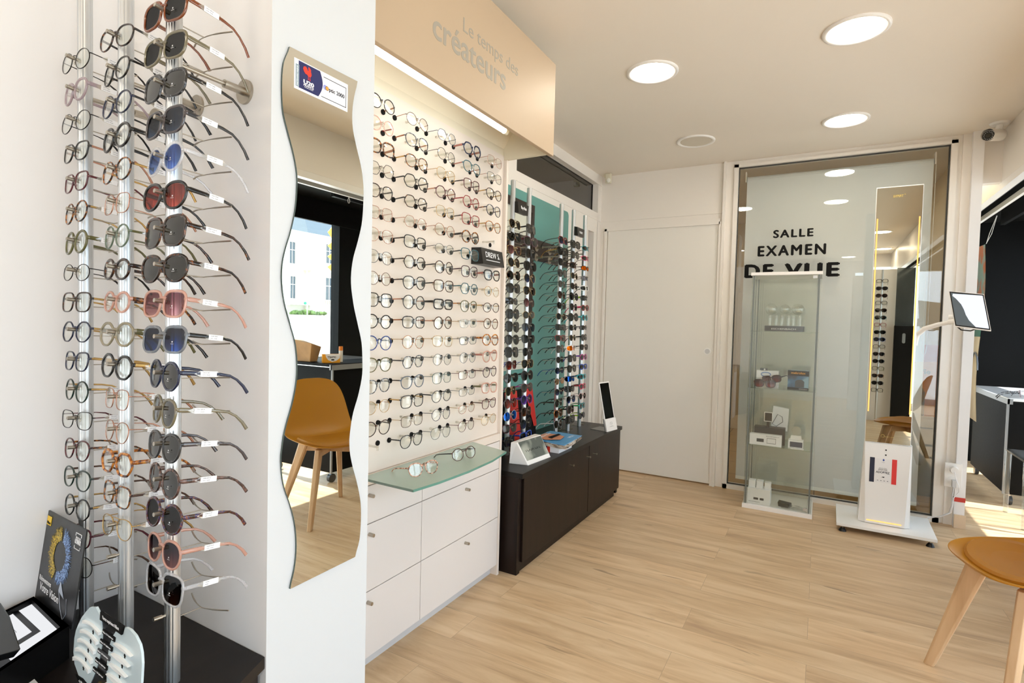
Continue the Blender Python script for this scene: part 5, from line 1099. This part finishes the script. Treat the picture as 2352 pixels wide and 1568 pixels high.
# ================================================================== MUSTARD CHAIR
def chair(label, cx_, cy_, ang, feet=None, group=None):
    t = thing('shell_chair', label, 'chair', (cx_, cy_, 0), group=group, rot=(0, 0, ang))
    # local: +Y = towards the backrest, -Y = front
    prof = [(-.248, .446, .03), (-.246, .445, .15), (-.236, .441, .26), (-.212, .437, .345), (-.17, .434, .405), (-.10, .432, .450), (-.02, .430, .472), (.06, .431, .478), (.125, .446, .474), (.170, .490, .464), (.196, .555, .450), (.216, .630, .430), (.236, .705, .400), (.250, .760, .355), (.257, .795, .285), (.261, .812, .19), (.262, .818, .05)]
    rows, rows2 = [], []; nu = 17; NP = len(prof)
    for i, (y, z, w_) in enumerate(prof):
        y0_, z0_ = prof[max(0, i-1)][:2]; y1_, z1_ = prof[min(NP-1, i+1)][:2]
        tx, tz = y1_-y0_, z1_-z0_; l = math.hypot(tx, tz); ny, nz = -tz/l, tx/l
        if i < 3: ny, nz = 0, 1
        r1, r2 = [], []
        for j in range(nu):
            u = -1+2*j/(nu-1); X = abs(u)*w_/2
            lift = .048*(X/.235)**2.6
            if i < 5: lift += .010*(1-i/5)
            px, pyy, pz = u*w_/2, y+ny*lift, z+nz*lift+.026
            r1.append((px, pyy, pz)); r2.append((px*.985, pyy-ny*.008+(.006 if i < 2 else 0), pz-nz*.008-(.006 if i > NP-3 else 0)))
        rows.append(r1); rows2.append(r2)
    q = MB(); q.grid(rows); n0 = len(q.v); q.grid(rows2); q.f = q.f[:len(q.f)//2]+[f[::-1] for f in q.f[len(q.f)//2:]]
    R_ = len(rows)
    edge = [(0, j) for j in range(nu)] + [(i, nu-1) for i in range(1, R_)] + [(R_-1, j) for j in range(nu-2, -1, -1)] + [(i, 0) for i in range(R_-2, 0, -1)]
    ids = [i*nu+j for i, j in edge]
    q.m += [0]*len(ids); q.sm += [True]*len(ids)
    for a, b in zip(ids, ids[1:]+ids[:1]): q.f.append([b, a, n0+a, n0+b])
    s = q.build('shell', MUST, t); sb = s.modifiers.new('sub', 'SUBSURF'); sb.levels = 2; sb.render_levels = 2
    # cushion
    q = MB(); N_ = 40; rings = []
    for r_, dz in ((1.0, 0), (1.0, .014), (.96, .022), (.85, .026), (.6, .024), (.3, .021), (.02, .020)):
        ring = []
        for k in range(N_):
            a = 2*PI*k/N_; x = .200*r_*math.copysign(abs(math.cos(a))**.85, math.cos(a)); y = -.045+.165*r_*math.copysign(abs(math.sin(a))**.85, math.sin(a))
            base = .458 + .048*(abs(x)/.235)**2.6
            ring.append((x, y, base+dz))
        rings.append(ring)
    for i in range(len(rings)-1):
        o_ = len(q.v); q.v += rings[i]+rings[i+1]
        for k in range(N_): q.f.append([o_+k, o_+(k+1) % N_, o_+N_+(k+1) % N_, o_+N_+k]); q.m.append(0); q.sm.append(True)
    o_ = len(q.v); q.v += rings[-1]; q.f.append([o_+k for k in range(N_)]); q.m.append(0); q.sm.append(True)
    c_ = q.build('cushion', MUSTC, t)
    tops = [(-.115, -.135), (.115, -.135), (.115, .085), (-.115, .085)]
    bots = feet or [(-.215, -.235), (.215, -.235), (.215, .215), (-.215, .215)]
    for (ax_, ay_), (bx_, by_) in zip(tops, bots):
        q = MB(); d = V((bx_, by_, 0))-V((ax_, ay_, .450)); hz = V((d.x, d.y, 0)).normalized(); sd = V((-hz.y, hz.x, 0))
        def ring(p, a, b, ch_=.35):
            o = []
            for (u, v_) in ((-1, -1+ch_), (-1, 1-ch_), (-1+ch_, 1), (1-ch_, 1), (1, 1-ch_), (1, -1+ch_), (1-ch_, -1), (-1+ch_, -1)): o.append(p+hz*a*u+sd*b*v_)
            return o
        r0 = ring(V((ax_, ay_, .452)), .034, .017); rm = ring(V((ax_, ay_, .452)).lerp(V((bx_, by_, 0)), .22), .030, .017); r1 = ring(V((bx_, by_, 0.0)), .017, .014)
        vs = r1+rm+r0; q.add(vs, [(i_*8+k, i_*8+(k+1) % 8, (i_+1)*8+(k+1) % 8, (i_+1)*8+k) for i_ in range(2) for k in range(8)]+[tuple(range(7, -1, -1)), tuple(range(16, 24))]); q.build('leg', BEECH, t, .002)
    q = MB()
    for (a, b) in ((0, 2), (1, 3)):
        p0, p1 = V((*tops[a], .430)), V((*tops[b], .430)); p0 = p0+(p0-p1)*.02; p1 = p1+(p1-p0)*.02; d = (p1-p0).normalized(); sd = V((-d.y, d.x, 0))*.011
        q.hexa([p0-sd-V((0,0,.026)), p0+sd-V((0,0,.026)), p1+sd-V((0,0,.026)), p1-sd-V((0,0,.026))][::-1], [p0-sd+V((0,0,.022)), p0+sd+V((0,0,.022)), p1+sd+V((0,0,.022)), p1-sd+V((0,0,.022))][::-1])
    q.build('cross_frame', BEECH, t)
    return t
# feet measured in the room, brought into the chair's own frame
ca = math.radians(-73)      # backrest direction
C0 = V((.688, 2.412)); ang = ca
def loc(p):
    d = V(p)-C0; return (d.x*math.cos(-ang)-d.y*math.sin(-ang), d.x*math.sin(-ang)+d.y*math.cos(-ang))
ff = [loc(p) for p in ((.526, 2.144), (.405, 2.539), (.852, 2.679), (.97, 2.285))]
ff = sorted(ff, key=lambda p: (p[1] > 0, p[0] if p[1] < 0 else -p[0]))
chair('mustard yellow shell chair with cushion and splayed beech legs', C0.x, C0.y, ang, feet=ff)

# ================================================================== SHOP FRONT GALLERY (right)
def rolling_desk(label, x0, y0, x1, y1, top, glossy_top):
    t = thing('rolling_desk', label, 'desk', ((x0+x1)/2, (y0+y1)/2, 0))
    MB().box(x0, y0, top-.022, x1, y1, top).build('top', glossy_top, t, .004)
    q = MB(); q.box(x0-.002, y0-.002, top-.045, x0+.012, y1, top-.006); q.box(x0, y0-.002, top-.045, x0+.03, y0+.012, top-.006); q.build('edge_trim', pm('desk_edge_grey', '#8f9296', .3), t)
    MB().box(x0+.012, y0+.006, .085, x1-.01, y0+.03, top-.03).build('end_panel', BLACKW, t)
    MB().box(x0+.012, y0+.03, .085, x0+.03, y1-.03, top-.03).build('side_panel', BLACKW, t)
    MB().box(x0-.002, y0-.0, .085, x0+.012, y0+.012, top-.045).build('corner_strip', pm('desk_edge_grey', '', 0), t)
    for x, y in ((x0+.05, y0+.05), (x1-.06, y0+.05), (x0+.05, y1-.06), (x1-.06, y1-.06)):
        q = MB(); q.cyl((x-.014, y, .033), (x+.014, y, .033), .033, n=20); f = q.build('caster', pm('caster_grey', '#55585c', .25, .4), t)
        q = MB(); q.cyl((x, y, .05), (x, y, .09), .008, n=10); q.build('caster_stem', STEEL, f)
    return t
rolling_desk('rolling desk with pale glossy top at the far right, beyond the corner post', 1.203, 5.22, 1.85, 6.30, .79, pm('desk_top_white', '#e9ecf2', .12))
rolling_desk('black rolling desk by the shop window behind the chair', 1.12, 2.83, 1.85, 3.62, .905, BLACKW)
DTZ = .792
spectacles('white glasses lying at the left edge of the far desk', 'glasses', 'glasses lying on the far desk', (1.42, 5.62, DTZ+.022), (-.1, 0, .9), 'square', 'white', T_, 'clear')
spectacles('dark gold sunglasses lying upside down on the far desk', 'sunglasses', 'glasses lying on the far desk', (1.40, 5.45, DTZ+.024), (-.15, 0, 2.2), 'aviator', 'gold metal', M_, 'black', 'dark')
spectacles('clear lilac glasses at the front of the far desk', 'glasses', 'glasses lying on the far desk', (1.31, 5.38, DTZ+.022), (-.1, 0, 1.4), 'panto', 'clear lilac', T_, 'grey marble')
# things on the near desk, seen in the wavy mirror
ob = thing('product_box', 'orange and white wipes box on the desk, seen in the wavy mirror', 'box', (1.22, 2.93, .905))
o_, dx_ = V((1.262, 2.862, .906)), V((-.56, .83, 0)).normalized(); nd_ = V((.83, .56, 0)).normalized()
ORB = pm('carton_orange', '#eda321', .4)
q = MB(); q.prism([o_, o_+dx_*.13, o_+dx_*.13+nd_*.05, o_+nd_*.05], (0, 0, .066)); q.build('carton', ORB, ob)
ov = dx_.cross(V((0,0,1)))
fr0 = o_-nd_*.0006
q = MB(); pts = [fr0+dx_*.020+V((0,0,.066)), fr0+dx_*.13+V((0,0,.066)), fr0+dx_*.126+V((0,0,.036)), fr0+dx_*.10+V((0,0,.015)), fr0+dx_*.07+V((0,0,.008)), fr0+dx_*.04+V((0,0,.022)), fr0+dx_*.025+V((0,0,.045))]
q.prism(pts, -nd_*.0006); q.build('white_field', PAPER, ob)
text('OPTINETT', fr0+dx_*.098+V((0,0,.036))-nd_*.001, -dx_, (0,0,1), w=.062, h=.014, mat=BLACKM, parent=ob, bold=.02, depth=.0004)
q = MB(); q.prism([fr0+dx_*.064+V((0,0,.018))-nd_*.0008, fr0+dx_*.086+V((0,0,.018))-nd_*.0008, fr0+dx_*.086+V((0,0,.028))-nd_*.0008, fr0+dx_*.064+V((0,0,.028))-nd_*.0008], -nd_*.0004); q.build('black_label', BLACKM, ob)
sb_ = thing('spray_bottle', 'white spray bottle with orange cap on the window desk, in the mirror', 'bottle', (1.26, 3.04, .905))
sb_['label'] = 'white spray bottle with orange cap on the window desk, in the mirror'
q = MB(); q.cyl((1.26, 3.04, .906), (1.26, 3.04, .995), .0155, n=24); q.build('bottle', pm('bottle_white', '#eceae2', .3), sb_)
q = MB(); q.cyl((1.26, 3.04, .995), (1.26, 3.04, 1.028), .0160, .0150, n=24); q.build('cap', pm('cap_orange', '#f08a1a', .35), sb_)
pbg = thing('paper_bag', 'crumpled brown paper bag on the desk, left in the wavy mirror', 'bag', (1.42, 2.9, .905))
q = MB(); q.hexa([(1.40, 2.86, .906), (1.55, 2.84, .906), (1.56, 2.92, .906), (1.41, 2.94, .906)], [(1.36, 2.84, 1.05), (1.57, 2.82, 1.08), (1.59, 2.94, 1.07), (1.40, 2.97, 1.02)]); q.build('bag', noise_mat('kraft_paper', [(.3, '#9a7650'), (.7, '#c49c6c')], 8, .7), pbg, .004)
# hanging banner
bn = thing('hanging_banner', 'hanging printed banner with orange rocks over beige, beside the corner post', 'banner', (1.045, 5.6, 1.2))
bm, nt, bb, oo = newmat('banner_print'); tc = nt.nodes.new('ShaderNodeTexCoord'); sp_ = nt.nodes.new('ShaderNodeSeparateXYZ'); cr = nt.nodes.new('ShaderNodeValToRGB'); cr.color_ramp.interpolation = 'CONSTANT'
mr_ = nt.nodes.new('ShaderNodeMapRange'); mr_.inputs['From Min'].default_value = .6; mr_.inputs['From Max'].default_value = 1.97
nz = nt.nodes.new('ShaderNodeTexNoise'); nz.inputs['Scale'].default_value = 7; rk = nt.nodes.new('ShaderNodeValToRGB'); rk.color_ramp.elements[0].position = .45; rk.color_ramp.elements[0].color = lin('#7fa09c'); rk.color_ramp.elements[1].position = .55; rk.color_ramp.elements[1].color = lin('#b8652c')
e = cr.color_ramp.elements; e[0].position = 0; e[0].color = lin('#eadcc6'); e[1].position = .46; e[1].color = lin('#2c7a70')
x = e.new(.53); x.color = lin('#181512'); x = e.new(.60); x.color = (1, 0, 1, 1)
L_ = nt.links.new; L_(tc.outputs['Object'], sp_.inputs[0]); L_(sp_.outputs['Z'], mr_.inputs['Value']); L_(mr_.outputs[0], cr.inputs[0]); L_(tc.outputs['Object'], nz.inputs['Vector']); L_(nz.outputs['Fac'], rk.inputs[0])
gt = nt.nodes.new('ShaderNodeMath'); gt.operation = 'GREATER_THAN'; gt.inputs[1].default_value = .60; L_(mr_.outputs[0], gt.inputs[0])
mx = nt.nodes.new('ShaderNodeMix'); mx.data_type = 'RGBA'; L_(gt.outputs[0], mx.inputs['Factor']); L_(cr.outputs[0], mx.inputs['A']); L_(rk.outputs[0], mx.inputs['B']); L_(mx.outputs['Result'], bb.inputs['Base Color']); bb.inputs['Roughness'].default_value = .6
q = MB(); rows = [[(1.045+.012*math.sin(z_*5), 5.30, z_), (1.045+.012*math.sin(z_*5), 5.92, z_+.02)] for z_ in [.585+1.34*i/20 for i in range(21)]]
n_ = len(rows); q.grid(rows); q.grid([[(a[0]+.0015, a[1], a[2]), (b[0]+.0015, b[1], b[2])] for a, b in rows][::-1])
q.build('sheet', bm, bn)
q = MB(); q.tube([(1.0415+.012*math.sin((.95-.03*math.cos(k*PI/8))*5), 5.36+.10*math.cos(PI*k/8), .98+.13*math.sin(PI*k/8)) for k in range(9)], .006, 6); q.build('printed_arc', pm('arc_grey', '#6d7480', .5), bn)
q = MB(); q.tube([(1.05, 5.30, 1.93), (1.06, 5.28, 2.0), (1.095, 5.27, 2.13)], .002, 5); q.tube([(1.05, 5.31, 1.93), (1.075, 5.29, 2.0), (1.098, 5.28, 2.13)], .002, 5); q.build('hanging_cord', SKIRT, bn)
q = MB(); q.box(1.090, -2.6, 2.165, 1.112, 6.85, 2.20); q.cur = 1; q.box(1.090, -2.6, 2.20, 1.112, 6.85, 2.33)
struct('trim_5', q, [WHITE, BLACKM])
for y in (2.95, 3.15):
    rg = thing('rail_runner', 'white plastic runner ring hanging from the ceiling rail, %s one in mirror' % ('left' if y < 3 else 'right'), 'runner', (1.10, y, 2.165), group='runners on the white rail')
    q = MB(); q.tube([(1.10, y+.010*math.cos(2*PI*k/12), 2.135+.018*math.sin(2*PI*k/12)) for k in range(12)], .002, 5, closed=True, up=(1,0,0)); q.cyl((1.10, y, 2.150), (1.10, y, 2.166), .003, n=8); q.build('ring', WHITE, rg)
tr = thing('spotlight_track', 'black ceiling track with spotlights under the black ceiling', 'track light', (1.33, 5.5, 2.33))
MB().box(1.315, 3.0, 2.20, 1.345, 6.2, 2.33).build('track', pm('track_black', '#141415', .4), tr)
q = MB(); q.box(1.30, 5.40, 2.0, 1.36, 5.46, 2.20); a = q.build('adapter', pm('track_black', '', 0), tr)
q = MB(); q.cyl((1.45, 5.43, 2.03), (1.45, 5.43, 2.12), .055, n=24); q.box(1.36, 5.42, 2.07, 1.41, 5.44, 2.09); h = q.build('spot_head', pm('spot_black', '#101012', .3), tr)
q = MB(); q.cyl((1.45, 5.43, 2.0295), (1.45, 5.43, 2.027), .048, n=24); q.build('spot_glass', pm('spot_glass', '#b9bdc0', .15), h)
# clear plastic chair edge at the far right
clr = clear_mat('clear_polycarbonate', '#e8ecf0', .10, '#c9d0d6', refl=.22, rough=.03)
clr = clear_mat('clear_chair_plastic', '#eef1f3', .05, '#c9d0d6', refl=.10, rough=.03)
cc_ = thing('clear_chair', 'transparent plastic chair cut by the right edge near the far desk', 'chair', (1.35, 4.62, 0))
q = MB(); q.grid([[(1.165+.5*u, 4.60-.05*math.sin(PI*u), z_) for u in (0, .25, .5, .75, 1)] for z_ in (.44, .55, .70, .84)]); q.grid([[(1.165+.5*u, 4.608-.05*math.sin(PI*u), z_) for u in (0, .25, .5, .75, 1)] for z_ in (.84, .70, .55, .44)]); q.build('backrest', clr, cc_)
q = MB(); q.box(1.165, 4.61, .435, 1.60, 5.05, .447); q.build('seat', clr, cc_)
for x, y in ((1.18, 4.63), (1.58, 4.63), (1.18, 5.03), (1.58, 5.03)):
    q = MB(); q.cyl((x, y, 0), (x, y, .435), .014, .02, n=10); q.build('leg', clr, cc_)

# ================================================================== BEHIND THE CAMERA, seen only in the kiosk mirror
bp_ = thing('display_wall', 'white display wall with glasses, seen in the kiosk mirror', 'display panel', (.62, -1.05, 0))
MB().box(.40, -1.10, 0, .90, -1.05, 2.12).build('backboard', WHITE, bp_)
MB().box(.405, -1.048, .25, .41, -1.045, 2.0).build('edge_strip', SKIRT, bp_)
po_ = pole(.70, -.90, 0.0, 2.10, (0, 1), .15, 'aluminium pole with glasses reflected in the kiosk mirror', [1.95-.10*k for k in range(16)])
cols_ = ['black', 'navy', 'burgundy', 'black', 'dark tortoise', 'teal', 'red', 'black', 'blue', 'brown', 'plum', 'black', 'olive', 'tortoise', 'dark grey', 'black']
for k in range(16):
    spectacles('%s glasses in the kiosk mirror reflection, %s from top of its pole' % (cols_[k], ORD[k]), 'glasses', 'glasses reflected in the kiosk mirror', (.70, -.879, 1.945-.10*k), (-.1, 0, PI+.1), ['square', 'panto', 'round'][k % 3], cols_[k], T_, lens='grey' if k % 3 else 'clear', big=1.1)
tt_ = thing('black_totem', 'black upright cabinet with oval handle slot in the kiosk mirror', 'cabinet', (.97, -.95, 0))
MB().box(.87, -1.0, .0, 1.08, -.90, 1.34).build('body', BLACKM, tt_)
q = MB(); q.prism([(.975+.018*math.cos(a), -.8995, 1.17+.05*(1 if math.sin(a) > 0 else -1)+.018*math.sin(a)) for a in [2*PI*k/24+.01 for k in range(24)]][::-1], (0, .001, 0)); q.build('handle_slot', pm('slot_grey', '#8a8f92', .3), tt_)
gm = thing('grey_mirror', 'grey upright mirror above the black cabinet, in kiosk reflection', 'mirror', (.98, -1.0, 1.34))
MB().box(.875, -1.0, 1.341, 1.08, -.985, 2.13).build('glass', pm('grey_mirror_glass', '#9aa09e', .08, .8), gm)

# ================================================================== LEFT COUNTER: tester box, poster, lens board
tb_ = thing('tester_box', 'black display tray holding a white reading test, left edge of counter', 'display box', (-1.47, .46, CT))
cb = [V((-1.596, .540, 0)), V((-1.366, .526, 0)), V((-1.285, .372, 0)), V((-1.53, .36, 0))]
cb = [V((-1.577, .534, 0)), V((-1.366, .522, 0)), V((-1.285, .372, 0)), V((-1.50, .34, 0))]
def up(p, z): return V((p.x, p.y, z))
q = MB(); q.prism([up(p, CT+.0005) for p in cb[::-1]][::-1], (0, 0, .030))
cm_ = (cb[0]+cb[1]+cb[2]+cb[3])/4
for a, b in zip(cb, cb[1:]+cb[:1]):
    ai, bi = a+(cm_-a).normalized()*.016, b+(cm_-b).normalized()*.016
    vs = [up(a, CT+.0005), up(b, CT+.0005), up(bi, CT+.0005), up(ai, CT+.0005), up(a, .581), up(b, .581), up(bi, .581), up(ai, .581)]
    q.add(vs, [(0,3,2,1),(4,5,6,7),(0,1,5,4),(1,2,6,5),(2,3,7,6),(3,0,4,7)]); q.add(vs, [(1,2,3,0),(7,6,5,4),(4,5,1,0),(5,6,2,1),(6,7,3,2),(7,4,0,3)])
q.build('tray', pm('tray_black', '#0d0d0e', .45), tb_)
ps = [(-1.565, .527), (-1.393, .516), (-1.34, .42), (-1.525, .43)]
MB().prism([(x, y, .570) for x, y in ps][::-1][::-1], (0, 0, -.004)).build('white_sheet', emis('emissive_sheet', '#f4f5f8', .95), tb_)  # flat near-white emission over the whole sheet
bk = lambda a, b: V((ps[0][0], ps[0][1], .5706)).lerp(V((ps[1][0], ps[1][1], .5706)), a).lerp(V((ps[3][0], ps[3][1], .5706)).lerp(V((ps[2][0], ps[2][1], .5706)), a), b)
MB().prism([bk(0.0, .30), bk(.80, .30), bk(.80, 1), bk(.70, 1), bk(.70, .42), bk(0, .42)], (0, 0, .0006)).build('dark_band', pm('band_dark', '#20242c', .3), tb_)
q = MB(); q.tube([bk(.36, .62), bk(.50, .62), bk(.50, .72), bk(.36, .72)], .0004, 4, closed=True); q.build('printed_logo', pm('print_mid', '#6b6f78', .4), tb_)
bx_ = thing('tester_device', 'glossy black cover block at the very left of the counter', 'device', (-1.45, .40, .56))
q = MB(); q.hexa([(-1.57, .475, .5815), (-1.475, .462, .5815), (-1.325, .418, .5815), (-1.36, .33, .5815)][::-1][::-1], [(-1.556, .468, .603), (-1.466, .456, .603), (-1.304, .422, .603), (-1.33, .33, .603)])
q.build('cover', pm('cover_gloss_black', '#121416', .22), bx_, .002)
ea = thing('easel_poster', 'black poster with gold and blue iris standing in the counter tray', 'poster', (-1.47, .54, .581))
Pa, Pb, Pc, Pd = V((-1.592, .538, .575)), V((-1.356, .522, .575)), V((-1.360, .551, .779)), V((-1.590, .565, .775))
slab('board', [Pa, Pb, Pc, Pd], pm('poster_black', '#1b1b1d', .35), ea, .003)
def pq(u, v, o=.0008):
    p = Pa.lerp(Pb, u).lerp(Pd.lerp(Pc, u), v); return p + (Pb-Pa).cross(Pd-Pa).normalized()*o
px_ = (Pb-Pa).normalized(); py_ = (Pd-Pa).normalized()
MB().prism([pq(.06, .85), pq(.17, .85), pq(.17, .95), pq(.06, .95)], (0, -.0005, 0)).build('yellow_logo', pm('logo_yellow', '#f2c81e', .4), ea)
text('Nikon', pq(.07, .865, .0014), px_, py_, w=.020, h=.006, mat=BLACKM, parent=ea, depth=.0003, bold=.02)
def iris(name, mat, a0, a1, n_):
    q = MB()
    for k in range(n_):
        a = math.radians(random.uniform(a0, a1)); r0 = random.uniform(.155, .22); r1 = r0+random.uniform(.03, .12); w_ = random.uniform(.006, .013)
        c0, s0 = math.cos(a), math.sin(a)
        P1 = pq(.50+c0*r0*.9, .60+s0*r0, .0009); P2 = pq(.50+c0*r1*.9, .60+s0*r1, .0009); sd = V((-(P2-P1).z, 0, (P2-P1).x)).normalized()*w_*.08
        q.prism([P1-sd, P2-sd*.4, P2+sd*.4, P1+sd], (0, -.0003, 0))
    q.build(name, mat, ea)
iris('gold_iris', noise_mat('gold_dust', [(.4, '#5c4c14'), (.6, '#d8b93a')], 300, .4), 95, 250, 420)
iris('blue_iris', noise_mat('blue_fibres', [(.4, '#27406e'), (.6, '#8fb0e0')], 300, .4), -95, 80, 420)
text('R\u00e9inventons', pq(.10, .235, .001), px_, py_, w=.072, h=.011, mat=PAPER, parent=ea, depth=.0003)
text('Votre Vision', pq(.14, .135, .001), px_, py_, w=.115, h=.017, mat=PAPER, parent=ea, depth=.0003)
q = MB(); q.tube([pq(.80, .90, .001), pq(.80, .93, .001), pq(.93, .93, .001), pq(.93, .90, .001)], .0008, 4); q.tube([pq(.80, .80, .001), pq(.80, .77, .001), pq(.93, .77, .001), pq(.93, .80, .001)], .0008, 4); q.build('logo_bracket', PAPER, ea)
text('PRESIO', pq(.81, .862, .001), px_, py_, w=.028, h=.007, mat=PAPER, parent=ea, depth=.0003); text('ULTIMATE', pq(.80, .825, .001), px_, py_, w=.031, h=.008, mat=PAPER, parent=ea, depth=.0003, bold=.03)
q = MB(); q.tube([pq(.62, .36, .001), pq(.60, .27, .001), pq(.70, .10, .001), pq(.78, .02, .001), pq(.84, .10, .001), pq(.80, .24, .001)], .0006, 4); q.prism([pq(.62, .37, .001), pq(.61, .26, .001), pq(.74, .22, .001)], (0, -.0003, 0)); q.build('printed_lens', pm('print_pale', '#aab4c4', .3), ea)

LBo = V((-1.136, .485, 0)); LBx = V((.999, -.045, 0)).normalized(); LBn = LBx.cross(V((0,0,1)))
def lp(u, z, o=0): return V((LBo.x, LBo.y, z)) + LBx*u + LBn*o
lbd = thing('lens_board', 'two lobed pale board of sample lenses on the counter foreground', 'lens display', (-1.12, .485, CT))
AQ = pm('pale_aqua_acrylic', '#c8d8de', .12)
q = MB(); q.prism([lp(u, z) for u, z in ((-.10, CT+.001), (.12, CT+.001), (.125, .56), (.10, .66), (.06, .693), (.0, .693), (-.06, .66), (-.10, .59))], -LBn*.004); q.build('back_plate', pm('back_plate_grey', '#2c2d30', .25), lbd)
q = MB(); q.prism([lp(u, z, .001) for u, z in ((-.0995, .532), (-.072, .522), (-.050, .540), (-.030, .568), (-.012, .60), (.0, .632), (.003, .660), (-.004, .684), (-.0255, .6965), (-.052, .688), (-.072, .672), (-.090, .656), (-.1043, .6385), (-.1165, .622), (-.1238, .604), (-.1285, .5741), (-.1235, .552))], -LBn*.004); q.build('left_lobe', AQ, lbd)
q = MB(); q.prism([lp(u, z, .001) for u, z in ((.02, .56), (.05, .528), (.09, .530), (.125, .555), (.143, .585), (.152, .62), (.1554, .6543), (.153, .672), (.147, .684), (.131, .6946), (.112, .6985), (.0966, .6975), (.065, .686), (.045, .665), (.03, .64), (.02, .60))], -LBn*.004); q.build('right_lobe', AQ, lbd)
q = MB(); q.prism([lp(u, z, .004) for u, z in ((-.001, .682), (.086, .682), (.0944, .700), (.0015, .698))], -LBn*.003); q.build('title_banner', BLACKM, lbd)
text('Verres sup\u00e9rieurs Nikon', lp(.012, .686, .0045), LBx, (0,0,1), w=.066, h=.0085, mat=PAPER, parent=lbd, depth=.0003)
for k in range(5):
    u0, z0 = .007-.0105*k, .6585-.0215*k
    q = MB(); q.prism([lp(u0, z0, .003), lp(u0+.049, z0, .003), lp(u0+.051, z0+.0085, .003), lp(u0+.002, z0+.0085, .003)], -LBn*.002); b_ = q.build('name_bar', BLACKM if k != 2 else pm('bar_grey', '#3a3c40', .5), lbd)
    text(['Nikon 1.74 Asph\u00e9rique', 'Nikon 1.67 Asph\u00e9rique', 'Nikon 1.60 Asph\u00e9rique', 'Nikon 1.56 Asph\u00e9rique', 'Nikon 1.50 Sph\u00e9rique'][k], lp(u0+.004, z0+.002, .0034), LBx, (0,0,1), w=.042, h=.0045, mat=PAPER, parent=b_, depth=.0002)
WL = pm('sample_lens_white', '#f2f3f2', .15)
for k in range(5):
    u0, z0 = -.073-.0114*k, .659-.0218*k
    for (uu, zz, Lw, th0, th1, sg_) in ((u0, z0, .071, .0035+.0006*k, .0012, .010+.0006*k),):
        q = MB(); n_ = 14
        top_ = [(uu+Lw*i/n_, zz+sg_*.35*math.sin(PI*i/n_)-.001) for i in range(n_+1)]
        bot_ = [(uu+Lw*i/n_, zz+sg_*.35*math.sin(PI*i/n_)-.001-th1-(th0)*(abs(2*i/n_-1))**1.5-.0008) for i in range(n_+1)]
        q.prism([lp(a, b, .006) for a, b in bot_+top_[::-1]], -LBn*.006); q.build('minus_lens', WL, lbd)
    u0, z0 = .058-.0100*k, .658-.0222*k
    q = MB(); top_ = [(u0+.067*i/n_, z0+.0035*math.sin(PI*i/n_)) for i in range(n_+1)]; bot_ = [(u0+.067*i/n_, z0-.0008-(.0012+.0008*k)*math.sin(PI*i/n_)) for i in range(n_+1)]
    q.prism([lp(a, b, .006) for a, b in bot_+top_[::-1]], -LBn*.006); q.build('plus_lens', WL, lbd)
    for (ua, za) in ((-.0365-.0110*k, .6455-.0215*k), (.0925-.0100*k, .6455-.0218*k)):
        q = MB(); q.prism([lp(ua+a*.001, za+b*.001, .0016) for a, b in ((-2, -4), (2, -4), (2, 0), (4, 0), (0, 4.5), (-4, 0), (-2, 0))], -LBn*.0006); q.build('arrow', BLACKM, lbd)
q = MB(); q.prism([lp(-.114, .535, .0025), lp(-.0995, .524, .0025), lp(-.072, .520, .0025), lp(-.052, .534, .0025), lp(-.082, .5385, .0025)], -LBn*.0015); q.build('power_label', BLACKM, lbd)
text('-6.00 D', lp(-.098, .527, .003), LBx, (0,0,1), w=.026, h=.006, mat=PAPER, parent=lbd, depth=.0002)
q = MB(); q.prism([lp(-.028, .530, .0045), lp(-.010, .530, .0045), lp(-.006, .552, .0045), lp(-.024, .552, .0045)], -LBn*.002); q.build('yellow_logo', pm('logo_yellow', '', 0), lbd)
tc_ = thing('tablet_sleeve', 'white card lying at the bottom left corner of the picture', 'card', (-1.3, .42, CT))
MB().prism([(-1.36, .34, .5105), (-1.25, .34, .5105), (-1.262, .445, .5105), (-1.335, .450, .5105)], (0, 0, .010)).build('card', PAPER, tc_)
